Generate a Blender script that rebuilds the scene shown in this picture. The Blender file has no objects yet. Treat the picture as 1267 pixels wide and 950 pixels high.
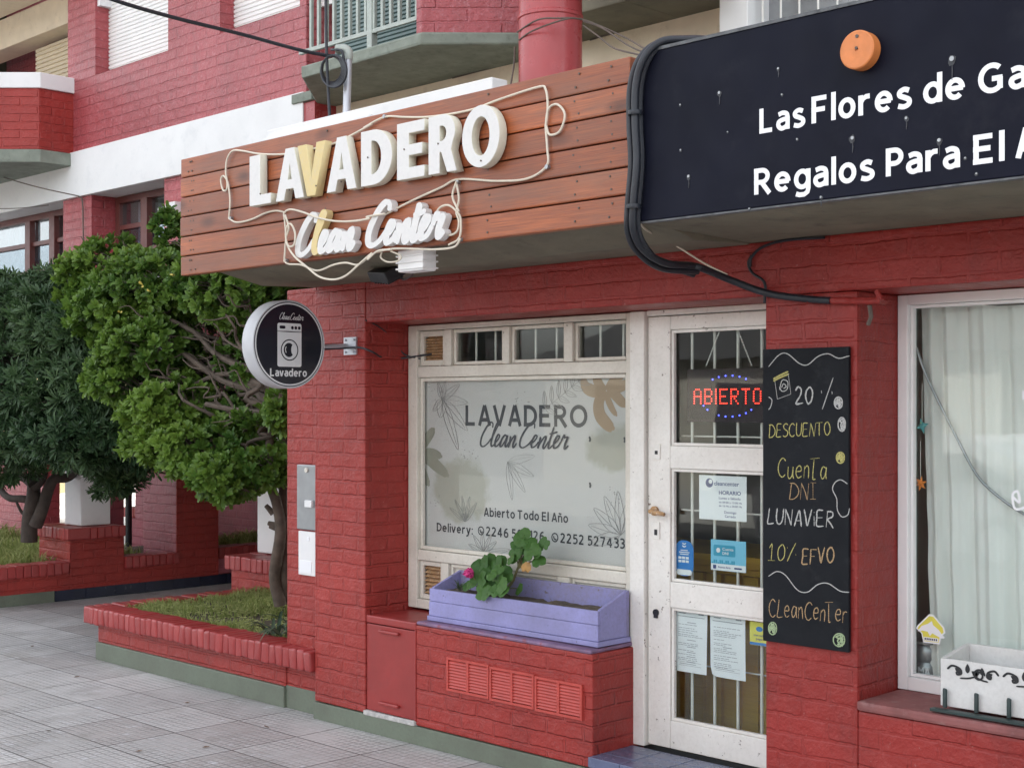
import bpy, bmesh, math, random
from mathutils import Vector, Matrix, noise as mnoise
R_ = math.radians
rng = random.Random(7)
sc = bpy.context.scene
COL = sc.collection

# ---------------------------------------------------------------- camera
TH, FPX, CX, HOR, CH = R_(45.2), 1720.0, 633.5, 502.0, 1.75
cd = bpy.data.cameras.new('camera'); cam = bpy.data.objects.new('camera', cd); COL.objects.link(cam)
cam.location = (0, 0, CH)
cam.rotation_euler = (R_(90), 0, math.atan2(math.cos(TH), math.sin(TH)))
cd.sensor_fit = 'HORIZONTAL'; cd.sensor_width = 36.0; cd.lens = 36.0 * FPX / 1267.0
cd.shift_y = (HOR - 475.0) / 1267.0
cd.clip_start = 0.05; cd.clip_end = 2000
sc.camera = cam

# ---------------------------------------------------------------- daylight
SUN_EL, SUN_AZ = R_(38), R_(12)           # the sun stands behind the building: the facade is in open shade
w = bpy.data.worlds.new('World'); sc.world = w; w.use_nodes = True
nt = w.node_tree; bg = nt.nodes['Background']
sky = nt.nodes.new('ShaderNodeTexSky'); sky.sky_type = 'NISHITA'; sky.sun_disc = False
sky.sun_elevation = SUN_EL; sky.sun_rotation = SUN_AZ; sky.dust_density = 4.0; sky.air_density = 1.0; sky.ozone_density = 1.0
hs = nt.nodes.new('ShaderNodeHueSaturation'); hs.inputs['Saturation'].default_value = 0.24
nt.links.new(sky.outputs[0], hs.inputs['Color']); nt.links.new(hs.outputs[0], bg.inputs['Color'])
bg.inputs['Strength'].default_value = 0.15
sd = bpy.data.lights.new('sun', 'SUN'); so = bpy.data.objects.new('sun', sd); COL.objects.link(so)
sd.energy = 3.0; sd.angle = R_(0.6); sd.color = (1, 0.95, 0.87)
so.location = (0, 20, 30)
sdir = Vector((math.sin(SUN_AZ) * math.cos(SUN_EL), math.cos(SUN_AZ) * math.cos(SUN_EL), math.sin(SUN_EL)))
so.rotation_euler = sdir.to_track_quat('Z', 'Y').to_euler()
vs = sc.view_settings
vs.view_transform = 'Standard'; vs.look = 'None'; vs.gamma = 1.0; vs.exposure = 2.3; vs.use_curve_mapping = False

# ---------------------------------------------------------------- survey helpers (photo point -> point on a known real plane)
def _ray(px, py):
    a = (px - CX) / FPX
    return (-math.cos(TH) + a * math.sin(TH), math.sin(TH) + a * math.cos(TH), (HOR - py) / FPX)
def P(px, py, Y):
    d = _ray(px, py); t = Y / d[1]; return Vector((d[0] * t, Y, CH + d[2] * t))
def PX(px, py, X):
    d = _ray(px, py); t = X / d[0]; return Vector((X, d[1] * t, CH + d[2] * t))

# ---------------------------------------------------------------- object helpers
def world_loc(o):
    v = Vector((0, 0, 0))
    while o is not None:
        v += o.location; o = o.parent
    return v
def tag(o, label=None, cat=None, group=None, kind=None):
    if label: o['label'] = label
    if cat: o['category'] = cat
    if group: o['group'] = group
    if kind: o['kind'] = kind
    return o
def thing(name, label, cat, loc=(0, 0, 0), group=None):
    o = bpy.data.objects.new(name, None); COL.objects.link(o); o.location = loc; o.empty_display_size = .1
    return tag(o, label, cat, group)
class MB:
    def __init__(s): s.v = []; s.f = []; s.tone = []; s.smooth = False
    def add(s, vs_, fs, tone=None):
        b = len(s.v); s.v += [Vector(x) for x in vs_]; s.f += [tuple(b + i for i in f) for f in fs]
        s.tone += [tone if tone is not None else .5] * len(vs_)
        return s
    def box(s, x0, x1, y0, y1, z0, z1, tone=None):
        x0, x1 = min(x0, x1), max(x0, x1); y0, y1 = min(y0, y1), max(y0, y1); z0, z1 = min(z0, z1), max(z0, z1)
        return s.add([(x0, y0, z0), (x1, y0, z0), (x1, y1, z0), (x0, y1, z0), (x0, y0, z1), (x1, y0, z1), (x1, y1, z1), (x0, y1, z1)],
              [(0, 3, 2, 1), (4, 5, 6, 7), (0, 1, 5, 4), (1, 2, 6, 5), (2, 3, 7, 6), (3, 0, 4, 7)], tone)
    def prism(s, pts, z0, z1, tone=None):           # horizontal polygon (x, y), counter-clockwise
        n = len(pts)
        vv = [(x, y, z0) for x, y in pts] + [(x, y, z1) for x, y in pts]
        ff = [tuple(reversed(range(n))), tuple(range(n, 2 * n))] + [(i, (i + 1) % n, n + (i + 1) % n, n + i) for i in range(n)]
        return s.add(vv, ff, tone)
    def profile(s, pts, x0, x1, tone=None):         # polygon in (y, z) run along x
        n = len(pts)
        vv = [(x0, y, z) for y, z in pts] + [(x1, y, z) for y, z in pts]
        ff = [tuple(range(n)), tuple(reversed(range(n, 2 * n)))] + [(i, n + i, n + (i + 1) % n, (i + 1) % n) for i in range(n)]
        return s.add(vv, ff, tone)
    def tube(s, pts, r, seg=8, tone=None, caps=True):
        pts = [Vector(p) for p in pts]; n = len(pts)
        rad = r if isinstance(r, (list, tuple)) else [r] * n
        up = None; rings = []
        for i, p in enumerate(pts):
            d = (pts[min(i + 1, n - 1)] - pts[max(i - 1, 0)])
            if d.length < 1e-9: d = Vector((0, 0, 1))
            d.normalize()
            if up is None:
                up = d.orthogonal().normalized()
            else:
                up = up - d * up.dot(d)
                up = d.orthogonal().normalized() if up.length < 1e-6 else up.normalized()
            side = d.cross(up)
            rings.append([p + (up * math.cos(2 * math.pi * k / seg) + side * math.sin(2 * math.pi * k / seg)) * rad[i] for k in range(seg)])
        vv = [v for rg in rings for v in rg]; ff = []
        for i in range(n - 1):
            for k in range(seg):
                ff.append((i * seg + k, i * seg + (k + 1) % seg, (i + 1) * seg + (k + 1) % seg, (i + 1) * seg + k))
        if caps: ff += [tuple(reversed(range(seg))), tuple(range((n - 1) * seg, n * seg))]
        s.smooth = True
        return s.add(vv, ff, tone)
    def lathe(s, prof, origin, axis='Z', seg=48):    # profile (radius, height) about an axis through origin
        vv = []; n = len(prof)
        for k in range(seg):
            a = 2 * math.pi * k / seg; c, q = math.cos(a), math.sin(a)
            for r, h in prof:
                vv.append({'Z': (r * c, r * q, h), 'X': (h, r * c, r * q), 'Y': (r * c, h, r * q)}[axis])
        ff = []
        for k in range(seg):
            for i in range(n - 1):
                a, b = k * n + i, ((k + 1) % seg) * n + i
                ff.append((a, b, b + 1, a + 1))
        o = Vector(origin)
        return s.add([Vector(v) + o for v in vv], ff)
    def build(s, name, mat, parent=None, bevel=0, seg=2, smooth=None, jitter=0):
        me = bpy.data.meshes.new(name)
        off = world_loc(parent) if parent is not None else Vector((0, 0, 0))
        me.from_pydata([tuple(v - off) for v in s.v], [], s.f)
        at = me.attributes.new('tone', 'FLOAT', 'POINT'); at.data.foreach_set('value', s.tone)
        bm = bmesh.new(); bm.from_mesh(me)
        if bevel:
            bmesh.ops.bevel(bm, geom=list(bm.edges), offset=bevel, segments=seg, affect='EDGES', profile=.6, clamp_overlap=True)
        bmesh.ops.recalc_face_normals(bm, faces=list(bm.faces))
        if jitter:
            for v in bm.verts:
                n = mnoise.noise_vector((v.co + off) * 14) + mnoise.noise_vector((v.co + off) * 45) * .5; v.co += n * jitter
        bm.to_mesh(me); bm.free()
        sm = s.smooth if smooth is None else smooth
        if sm:
            for p in me.polygons: p.use_smooth = True
            if hasattr(me, 'set_sharp_from_angle'): me.set_sharp_from_angle(angle=R_(38))
        me.materials.append(mat)
        o = bpy.data.objects.new(name, me); COL.objects.link(o)
        if parent is not None: o.parent = parent
        return o
def copy_tree(o, parent=None):
    c = o.copy(); COL.objects.link(c)
    if parent is not None: c.parent = parent
    for ch in list(o.children): copy_tree(ch, c)
    return c

def catmull(pts, n=8, closed=False):
    pts = [Vector(p) for p in pts]
    if len(pts) < 3: return pts
    if closed: ext = [pts[-1]] + pts + [pts[0], pts[1]]
    else: ext = [pts[0] * 2 - pts[1]] + pts + [pts[-1] * 2 - pts[-2]]
    out = []
    for i in range(1, len(ext) - 2):
        a, b, c, d = ext[i - 1], ext[i], ext[i + 1], ext[i + 2]
        for k in range(n):
            t = k / n
            out.append(.5 * ((2 * b) + (c - a) * t + (2 * a - 5 * b + 4 * c - d) * t * t + (3 * b - a - 3 * c + d) * t ** 3))
    out.append(ext[-2].copy())
    return out

class Frame:                                         # a real plane: origin, right, up, outward normal
    def __init__(s, o, r, u, n): s.o, s.r, s.u, s.n = Vector(o), Vector(r), Vector(u), Vector(n)
    def __call__(s, a, b, c=0): return s.o + s.r * a + s.u * b + s.n * c
def street(Y): return Frame((0, Y, 0), (1, 0, 0), (0, 0, 1), (0, -1, 0))   # faces the street; (a, b) = world x, z

def text_mesh(mb, body, fr, x0, x1, z0, cap, bold=.012, depth=.0008, lift=.0, spacing=1.0, shear=0.0):
    c = bpy.data.curves.new('lettering', 'FONT'); c.body = body; c.size = 1.0; c.offset = bold; c.resolution_u = 4
    c.space_character = spacing; c.shear = shear; c.fill_mode = 'FRONT' if depth < .004 else 'BOTH'
    if depth >= .004: c.extrude = .5
    o = bpy.data.objects.new('lettering', c); COL.objects.link(o)
    dg = bpy.context.evaluated_depsgraph_get()
    me = bpy.data.meshes.new_from_object(o.evaluated_get(dg))
    bpy.data.objects.remove(o); bpy.data.curves.remove(c)
    if not me.vertices: return mb
    xs = [v.co.x for v in me.vertices]
    mn, mx = min(xs), max(xs)
    sx = (x1 - x0) / (mx - mn); sz = cap / .70
    vv = [fr(x0 + (v.co.x - mn) * sx, z0 + v.co.y * sz, lift + depth * (v.co.z + .5 if depth >= .004 else 1)) for v in me.vertices]
    mb.add(vv, [tuple(p.vertices) for p in me.polygons])
    bpy.data.meshes.remove(me)
    return mb
def ribbon(mb, fr, pts, wid, depth, lift=0.0, ramp=0.0006, taper=None, tone=None):
    """pen stroke lying on a plane: rectangular section, rounded ends, faintly rising so crossings never share a plane"""
    n = len(pts); fv = []; ff = []
    for i, p in enumerate(pts):
        a = pts[max(i - 1, 0)]; b = pts[min(i + 1, n - 1)]
        dx, dz = b[0] - a[0], b[1] - a[1]; L = math.hypot(dx, dz) or 1
        nx, nz = -dz / L, dx / L
        wv = wid * (taper(dx / L, dz / L) if taper else 1) / 2
        e = min(i, n - 1 - i)
        if e == 0: wv *= .45
        h = lift + depth + ramp * i / max(n - 1, 1)
        fv += [fr(p[0] + nx * wv, p[1] + nz * wv, h), fr(p[0] - nx * wv, p[1] - nz * wv, h), fr(p[0] - nx * wv, p[1] - nz * wv, lift), fr(p[0] + nx * wv, p[1] + nz * wv, lift)]
    for i in range(n - 1):
        a, b = i * 4, i * 4 + 4
        for k in range(4):
            ff.append((a + k, a + (k + 1) % 4, b + (k + 1) % 4, b + k))
    ff += [(3, 2, 1, 0), (4 * n - 4, 4 * n - 3, 4 * n - 2, 4 * n - 1)]
    mb.add(fv, ff, tone)

# pen strokes of the brush script words, x-height .5, capital height 1
def script_word(which):
    C = [(.60, .78), (.56, .95), (.42, 1.0), (.22, .80), (.06, .42), (.08, .10), (.26, .0), (.48, .12), (.66, .36)]
    if which == 'clean':
        return [C,
                [(.62, .24), (.80, .62), (.92, .96), (.84, 1.0), (.74, .70), (.70, .22), (.78, .02), (.92, .10)],
                [(.90, .12), (1.08, .30), (1.13, .47), (1.02, .50), (.94, .26), (1.00, .03), (1.16, .08), (1.28, .26)],
                [(1.58, .42), (1.46, .50), (1.32, .34), (1.28, .08), (1.38, .03), (1.52, .24), (1.60, .48), (1.58, .12), (1.66, .02), (1.78, .22)],
                [(1.80, .46), (1.82, .20), (1.80, .0), (1.88, .26), (2.02, .48), (2.08, .38), (2.04, .10), (2.12, .0), (2.24, .18)]]
    return [C,
            [(.58, .12), (.78, .30), (.84, .47), (.73, .50), (.65, .26), (.71, .03), (.87, .08), (.98, .26)],
            [(1.02, .46), (1.04, .20), (1.02, .0), (1.10, .26), (1.24, .48), (1.30, .38), (1.26, .10), (1.34, .0), (1.48, .30)],
            [(1.56, .86), (1.52, .40), (1.52, .08), (1.60, .0), (1.72, .14)], [(1.42, .58), (1.58, .60), (1.78, .66)],
            [(1.70, .12), (1.88, .30), (1.94, .47), (1.83, .50), (1.75, .26), (1.81, .03), (1.97, .08), (2.08, .30)],
            [(2.08, .28), (2.14, .54), (2.20, .44), (2.34, .46), (2.30, .20), (2.34, .0), (2.48, .14)]]
def script_strokes(mb, fr, which, x0, x1, z0, cap, wid, depth, lift, shear=.28, n=7, tone_l=None, tone0=.5):
    st = script_word(which)
    flat = [(p[0] + shear * p[1], p[1]) for s_ in st for p in s_]
    mn, mx = min(p[0] for p in flat), max(p[0] for p in flat); sx = (x1 - x0) / (mx - mn)
    for k, s_ in enumerate(st):
        q = catmull([Vector((x0 + (p[0] + shear * p[1] - mn) * sx, z0 + p[1] * cap, 0)) for p in s_], n)
        ribbon(mb, fr, q, wid, depth, lift + k * .0005, .0004, lambda dx, dz: .62 + .42 * abs(dz) if dz < 0 else .55 + .18 * abs(dz),
               tone=(tone_l if k == 1 and tone_l is not None else tone0))

# plain sans capitals and lower case drawn as even strokes (capital height 1, x-height .74)
def _el(cx_, cz, rx, rz, a0=0, a1=360, n=22): return [(cx_ + rx * math.cos(R_(a0 + (a1 - a0) * k / n)), cz + rz * math.sin(R_(a0 + (a1 - a0) * k / n))) for k in range(n + 1)]
_B = _el(.29, .37, .21, .30)
def _c(*p): return ('c', list(p))
SANS = {
 'L': [[(.08, 1), (.08, 0)], [(.0, .08), (.50, .08)]], 'F': [[(.08, 1), (.08, 0)], [(.0, .92), (.52, .92)], [(.0, .50), (.47, .50)]],
 'E': [[(.08, 1), (.08, 0)], [(.0, .92), (.52, .92)], [(.0, .51), (.47, .51)], [(.0, .08), (.53, .08)]], 'T': [[(.30, 1), (.30, 0)], [(.0, .92), (.60, .92)]],
 'P': [[(.08, 1), (.08, 0)], [(.0, .92), (.26, .92)] + _el(.28, .68, .21, .24, 85, -85, 12) + [(.0, .44)]],
 'R': [[(.08, 1), (.08, 0)], [(.0, .92), (.26, .92)] + _el(.28, .69, .21, .23, 85, -85, 12) + [(.0, .46)], [(.27, .46), (.56, -.01)]],
 'A': [[(.07, 0), (.33, 1)], [(.60, 0), (.34, 1)], [(.15, .29), (.52, .29)]], 'V': [[(.05, 1), (.31, 0)], [(.58, 1), (.32, 0)]],
 'D': [[(.08, 1), (.08, 0)], [(.0, .92), (.20, .92)] + _el(.22, .5, .35, .42, 88, -88, 16) + [(.0, .08)]], 'O': [_el(.40, .5, .32, .43)],
 'G': [_el(.40, .5, .32, .43, 48, 312), [(.63, .0 + .10), (.63, .50)], [(.40, .47), (.70, .47)]],
 'l': [[(.08, 1.05), (.08, .0)]], 'i': [[(.08, .74), (.08, 0)], [(.08, 1.03), (.08, .88)]],
 'o': [_B], 'e': [[(.08, .38), (.52, .38)], _el(.29, .37, .21, .30, -2, 315)], 'd': [_B, [(.50, 1.05), (.50, 0)]], 'b': [_B, [(.08, 1.05), (.08, 0)]],
 'g': [_B, [(.50, .74), (.50, .0), (.47, -.14), (.36, -.22), (.20, -.22), (.08, -.17)]], 'n': [[(.08, .74), (.08, 0)], [(.08, .5), (.16, .64), (.30, .68), (.43, .60), (.46, .44), (.46, 0)]],
 'r': [[(.08, .74), (.08, 0)], [(.08, .46), (.15, .60), (.26, .67), (.38, .67)]], 's': [_c((.41, .62), (.26, .68), (.12, .60), (.13, .47), (.28, .38), (.41, .28), (.40, .13), (.25, .06), (.07, .11))],
 'a': [_c((.09, .63), (.25, .68), (.40, .62), (.44, .46)), [(.44, .50), (.44, 0)], _c((.44, .41), (.28, .41), (.11, .34), (.09, .18), (.20, .06), (.36, .10), (.44, .20))],
 't': [[(.16, .95), (.16, .22), (.20, .10), (.28, .06), (.37, .08)], [(.0, .67), (.37, .67)]], 'v': [[(.05, .74), (.25, .0)], [(.46, .74), (.26, .0)]],
 'y': [[(.05, .74), (.26, .02)], [(.47, .74), (.27, .04), (.20, -.16), (.08, -.22), (.0, -.21)]], ':': [[(.08, .70), (.08, .54)], [(.08, .16), (.08, 0)]],
 '1': [[(.28, 1), (.28, 0)], [(.28, .96), (.08, .78)]], '2': [_c((.07, .82), (.24, .93), (.42, .84), (.42, .62), (.26, .34), (.07, .09)), [(.03, .08), (.52, .08)]],
 '3': [_c((.07, .88), (.25, .93), (.42, .82), (.40, .62), (.20, .53)), _c((.20, .53), (.42, .44), (.44, .22), (.28, .07), (.06, .10))], '4': [[(.40, 1), (.40, 0)], [(.40, .98), (.06, .29)], [(.02, .29), (.56, .29)]],
 '5': [[(.08, .92), (.47, .92)], [(.14, .96), (.12, .52)], _c((.10, .54), (.28, .60), (.44, .48), (.44, .22), (.26, .07), (.06, .11))], '6': [_c((.45, .91), (.26, .86), (.12, .62), (.09, .34)), _el(.29, .31, .20, .24)],
 '7': [[(.03, .92), (.51, .92)], [(.46, .92), (.20, 0)]], '8': [_el(.29, .72, .17, .20), _el(.29, .27, .21, .21)], '0': [_el(.29, .5, .21, .43)],
}
SANS['ñ'] = SANS['n'] + [_c((.10, .88), (.18, .95), (.30, .89), (.40, .94))]
def sans(mb, fr, body, x0, x1, z0, cap, weight=.165, lift=.0004, gap=.085, space=.24):
    x = 0; items = []
    ext = lambda ch: max(p[0] for st in SANS[ch] for p in (st[1] if st[0] == 'c' else st))
    for ch in body:
        if ch == ' ': x += space; continue
        items.append((ch, x)); x += ext(ch) + .08 + gap
    sx = (x1 - x0) / (x - gap); k = 0
    for ch, xo in items:
        for st in SANS[ch]:
            pts = catmull([Vector((a, c_, 0)) for a, c_ in st[1]], 6) if st[0] == 'c' else [Vector((a, c_, 0)) for a, c_ in st]
            pts = [Vector((x0 + (xo + p.x) * sx, z0 + p.y * cap, 0)) for p in pts]
            closed = (pts[0] - pts[-1]).length < 1e-6
            n = len(pts); hw = weight * cap / 2; h = lift + .00025 * (k % 5); k += 1; vv = []
            for i in range(n):
                if closed: a, c_ = pts[(i - 1) % (n - 1)], pts[(i + 1) % (n - 1)]
                else: a, c_ = pts[max(i - 1, 0)], pts[min(i + 1, n - 1)]
                d = (c_ - a).normalized(); w_ = hw * (1 + .0 * d.x)
                vv += [fr(pts[i].x - d.y * w_, pts[i].y + d.x * w_ * .92, h), fr(pts[i].x + d.y * w_, pts[i].y - d.x * w_ * .92, h)]
            mb.add(vv, [(2 * i, 2 * i + 1, 2 * i + 3, 2 * i + 2) for i in range(n - 1)])
    return mb

# one-line chalk alphabet
CH_ = {
 'D': [[(.05, 1), (.02, .5), (.0, 0)], [(-.05, .98), (.3, .95), (.55, .6), (.5, .25), (.25, .03), (-.02, 0)]],
 'E': [[(.45, 1), (.05, .97), (.02, .5), (.0, .02), (.45, .03)], [(.02, .52), (.38, .55)]],
 'S': [[(.45, .9), (.25, 1), (.03, .85), (.1, .6), (.4, .42), (.42, .15), (.2, 0), (0, .1)]],
 'C': [[(.5, .85), (.3, 1), (.08, .8), (.0, .45), (.1, .12), (.3, 0), (.5, .15)]],
 'U': [[(.02, 1), (.0, .4), (.1, .05), (.3, .03), (.45, .3), (.47, 1)]],
 'N': [[(0, 0), (.05, 1)], [(.05, 1), (.3, .45), (.45, 0)], [(.45, 0), (.52, 1)]],
 'T': [[(-.05, .95), (.55, 1)], [(.26, .98), (.24, .5), (.25, 0)]],
 'O': [[(.3, 1), (.08, .8), (.0, .45), (.12, .08), (.32, 0), (.5, .3), (.5, .7), (.3, 1)]],
 'I': [[(.15, 1), (.15, 0)], [(-.02, 1), (.35, 1)], [(-.02, 0), (.33, .02)]],
 'L': [[(.06, 1), (.02, .5), (.0, .02), (.42, .06)]],
 'A': [[(0, 0), (.12, .5), (.26, 1), (.38, .5), (.48, 0)], [(.08, .35), (.42, .38)]],
 'V': [[(0, 1), (.12, .5), (.24, 0), (.38, .5), (.52, 1.02)]],
 'R': [[(.03, 0), (.05, 1)], [(.0, .98), (.35, .95), (.4, .68), (.06, .5), (.25, .3), (.5, -.04)]],
 'F': [[(.02, 0), (.04, .5), (.05, 1)], [(.0, .98), (.48, 1)], [(.04, .54), (.36, .56)]],
 'i': [[(.06, .6), (.05, 0)], [(.05, .82), (.07, .86)]],
 'u': [[(.0, .62), (.02, .15), (.15, 0), (.32, .2), (.36, .62), (.36, .2), (.42, 0)]],
 'e': [[(.02, .32), (.34, .38), (.28, .62), (.08, .55), (.0, .25), (.14, .0), (.38, .1)]],
 'n': [[(.02, .62), (.0, 0)], [(.02, .45), (.18, .64), (.3, .5), (.32, 0)]],
 't': [[(.16, 1.0), (.14, .4), (.16, .0), (.3, .02)], [(-.12, 1.04), (.5, 1.1)]],
 'a': [[(.34, .55), (.14, .62), (.0, .3), (.1, .0), (.3, .2), (.36, .6), (.35, .2), (.4, 0)]],
 'l': [[(.05, 1), (.02, .0)]],
 'r': [[(.02, .62), (.0, 0)], [(.02, .42), (.14, .6), (.32, .58)]],
 '1': [[(-.05, .75), (.12, 1), (.12, 0)], [(-.08, 0), (.32, .02)]],
 '2': [[(0, .78), (.15, 1), (.36, .85), (.3, .5), (.0, .02), (.45, .06)]],
 '0': [[(.24, 1), (.04, .75), (.0, .35), (.15, .0), (.36, .2), (.4, .7), (.24, 1)]],
 '%': [[(.48, 1.05), (.25, .5), (.02, -.1)], [(.0, .68), (.02, .76)], [(.5, .3), (.52, .38)]],
}
def chalk(mb, fr, body, x0, x1, z0, cap, wid=.0045, slope=0.0, kern=.16):
    r2 = random.Random(body); x = 0; items = []
    for ch in body:
        if ch == ' ': x += .35; continue
        wmax = max(p[0] for s_ in CH_[ch] for p in s_)
        items.append((ch, x)); x += wmax + kern
    sx = (x1 - x0) / (x - kern)
    for ch, xo in items:
        dz = r2.uniform(-.05, .05) * cap; sh = r2.uniform(-.03, .08)
        for k, s_ in enumerate(CH_[ch]):
            pts = [Vector((x0 + (xo + p[0] + sh * p[1] + r2.uniform(-.015, .015)) * sx, z0 + dz + p[1] * cap + slope * (xo * sx), 0)) for p in s_]
            ribbon(mb, fr, catmull(pts, 5), wid, .0005, .0004 + .0003 * k, .0003, lambda a, b: r2.uniform(.75, 1.25))
def stroke(mb, fr, pts, wid=.0045, n=8, closed=False, lift=.0004):
    ribbon(mb, fr, catmull([Vector((p[0], p[1], 0)) for p in pts], n, closed), wid, .0006, lift, .0004)

# ---------------------------------------------------------------- materials
def new_mat(name):
    m = bpy.data.materials.new(name); m.use_nodes = True
    return m, m.node_tree, m.node_tree.nodes['Principled BSDF']
class NT:
    def __init__(s, nt): s.nt = nt
    def n(s, t, **k):
        nd = s.nt.nodes.new(t)
        for a, b in k.items(): setattr(nd, a, b)
        return nd
    def l(s, a, b): s.nt.links.new(a, b)
    def val(s, sock, v):
        if hasattr(v, 'links') or isinstance(v, bpy.types.NodeSocket): s.l(v, sock)
        else: sock.default_value = v
    def math(s, op, a, b=None, c=None):
        nd = s.n('ShaderNodeMath', operation=op); s.val(nd.inputs[0], a)
        if b is not None: s.val(nd.inputs[1], b)
        if c is not None: s.val(nd.inputs[2], c)
        return nd.outputs[0]
    def noise(s, vec, scale, detail=4, rough=.55, out='Fac'):
        nd = s.n('ShaderNodeTexNoise'); nd.inputs['Scale'].default_value = scale; nd.inputs['Detail'].default_value = detail
        nd.inputs['Roughness'].default_value = rough
        if vec is not None: s.l(vec, nd.inputs['Vector'])
        return nd.outputs[out]
    def ramp(s, fac, stops):
        nd = s.n('ShaderNodeValToRGB'); cr = nd.color_ramp
        while len(cr.elements) < len(stops): cr.elements.new(.5)
        for e, (p, c) in zip(cr.elements, stops):
            e.position = p; e.color = (*c, 1) if isinstance(c, (tuple, list)) else (c, c, c, 1)
        s.l(fac, nd.inputs['Fac']); return nd.outputs['Color']
    def mix(s, fac, a, b, mode='MIX'):
        nd = s.n('ShaderNodeMix', data_type='RGBA', blend_type=mode)
        s.val(nd.inputs[0], fac)
        for sock, v in ((nd.inputs[6], a), (nd.inputs[7], b)):
            if isinstance(v, (tuple, list)): sock.default_value = (*v, 1)
            else: s.l(v, sock)
        return nd.outputs[2]
    def pos(s): return s.n('ShaderNodeNewGeometry').outputs['Position']
    def xyz(s, vec):
        nd = s.n('ShaderNodeSeparateXYZ'); s.l(vec, nd.inputs[0]); return nd.outputs
    def comb(s, x, y, z):
        nd = s.n('ShaderNodeCombineXYZ')
        for i, v in enumerate((x, y, z)): s.val(nd.inputs[i], v)
        return nd.outputs[0]
    def bump(s, h, strength, dist, normal=None):
        nd = s.n('ShaderNodeBump'); nd.inputs['Strength'].default_value = strength; nd.inputs['Distance'].default_value = dist
        s.l(h, nd.inputs['Height'])
        if normal is not None: s.l(normal, nd.inputs['Normal'])
        return nd.outputs[0]

def mat_plain(name, col, rough=.5, var=.12, nscale=6, bump=.15, metal=0, spec=.5, dirt=None, bscale=60, coat=0):
    m, nt, b = new_mat(name); N = NT(nt); p = N.pos()
    f = N.noise(p, nscale, 5)
    c = N.mix(N.ramp(f, [(.3, 0.0), (.7, 1.0)]), tuple(x * (1 - var) for x in col), tuple(min(1, x * (1 + var)) for x in col))
    if dirt:
        d = N.ramp(N.noise(p, nscale * 2.3, 6, .65), [(.55, 0.0), (.72, 1.0)])
        c = N.mix(N.math('MULTIPLY', d, dirt[1]), c, dirt[0])
    N.l(c, b.inputs['Base Color'])
    r = N.math('MULTIPLY_ADD', N.noise(p, nscale * 3, 4), .3, rough - .15); N.l(r, b.inputs['Roughness'])
    b.inputs['Metallic'].default_value = metal; b.inputs['Specular IOR Level'].default_value = spec
    b.inputs['Coat Weight'].default_value = coat
    if bump: N.l(N.bump(N.noise(p, bscale, 4), bump, .004), b.inputs['Normal'])
    return m
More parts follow.
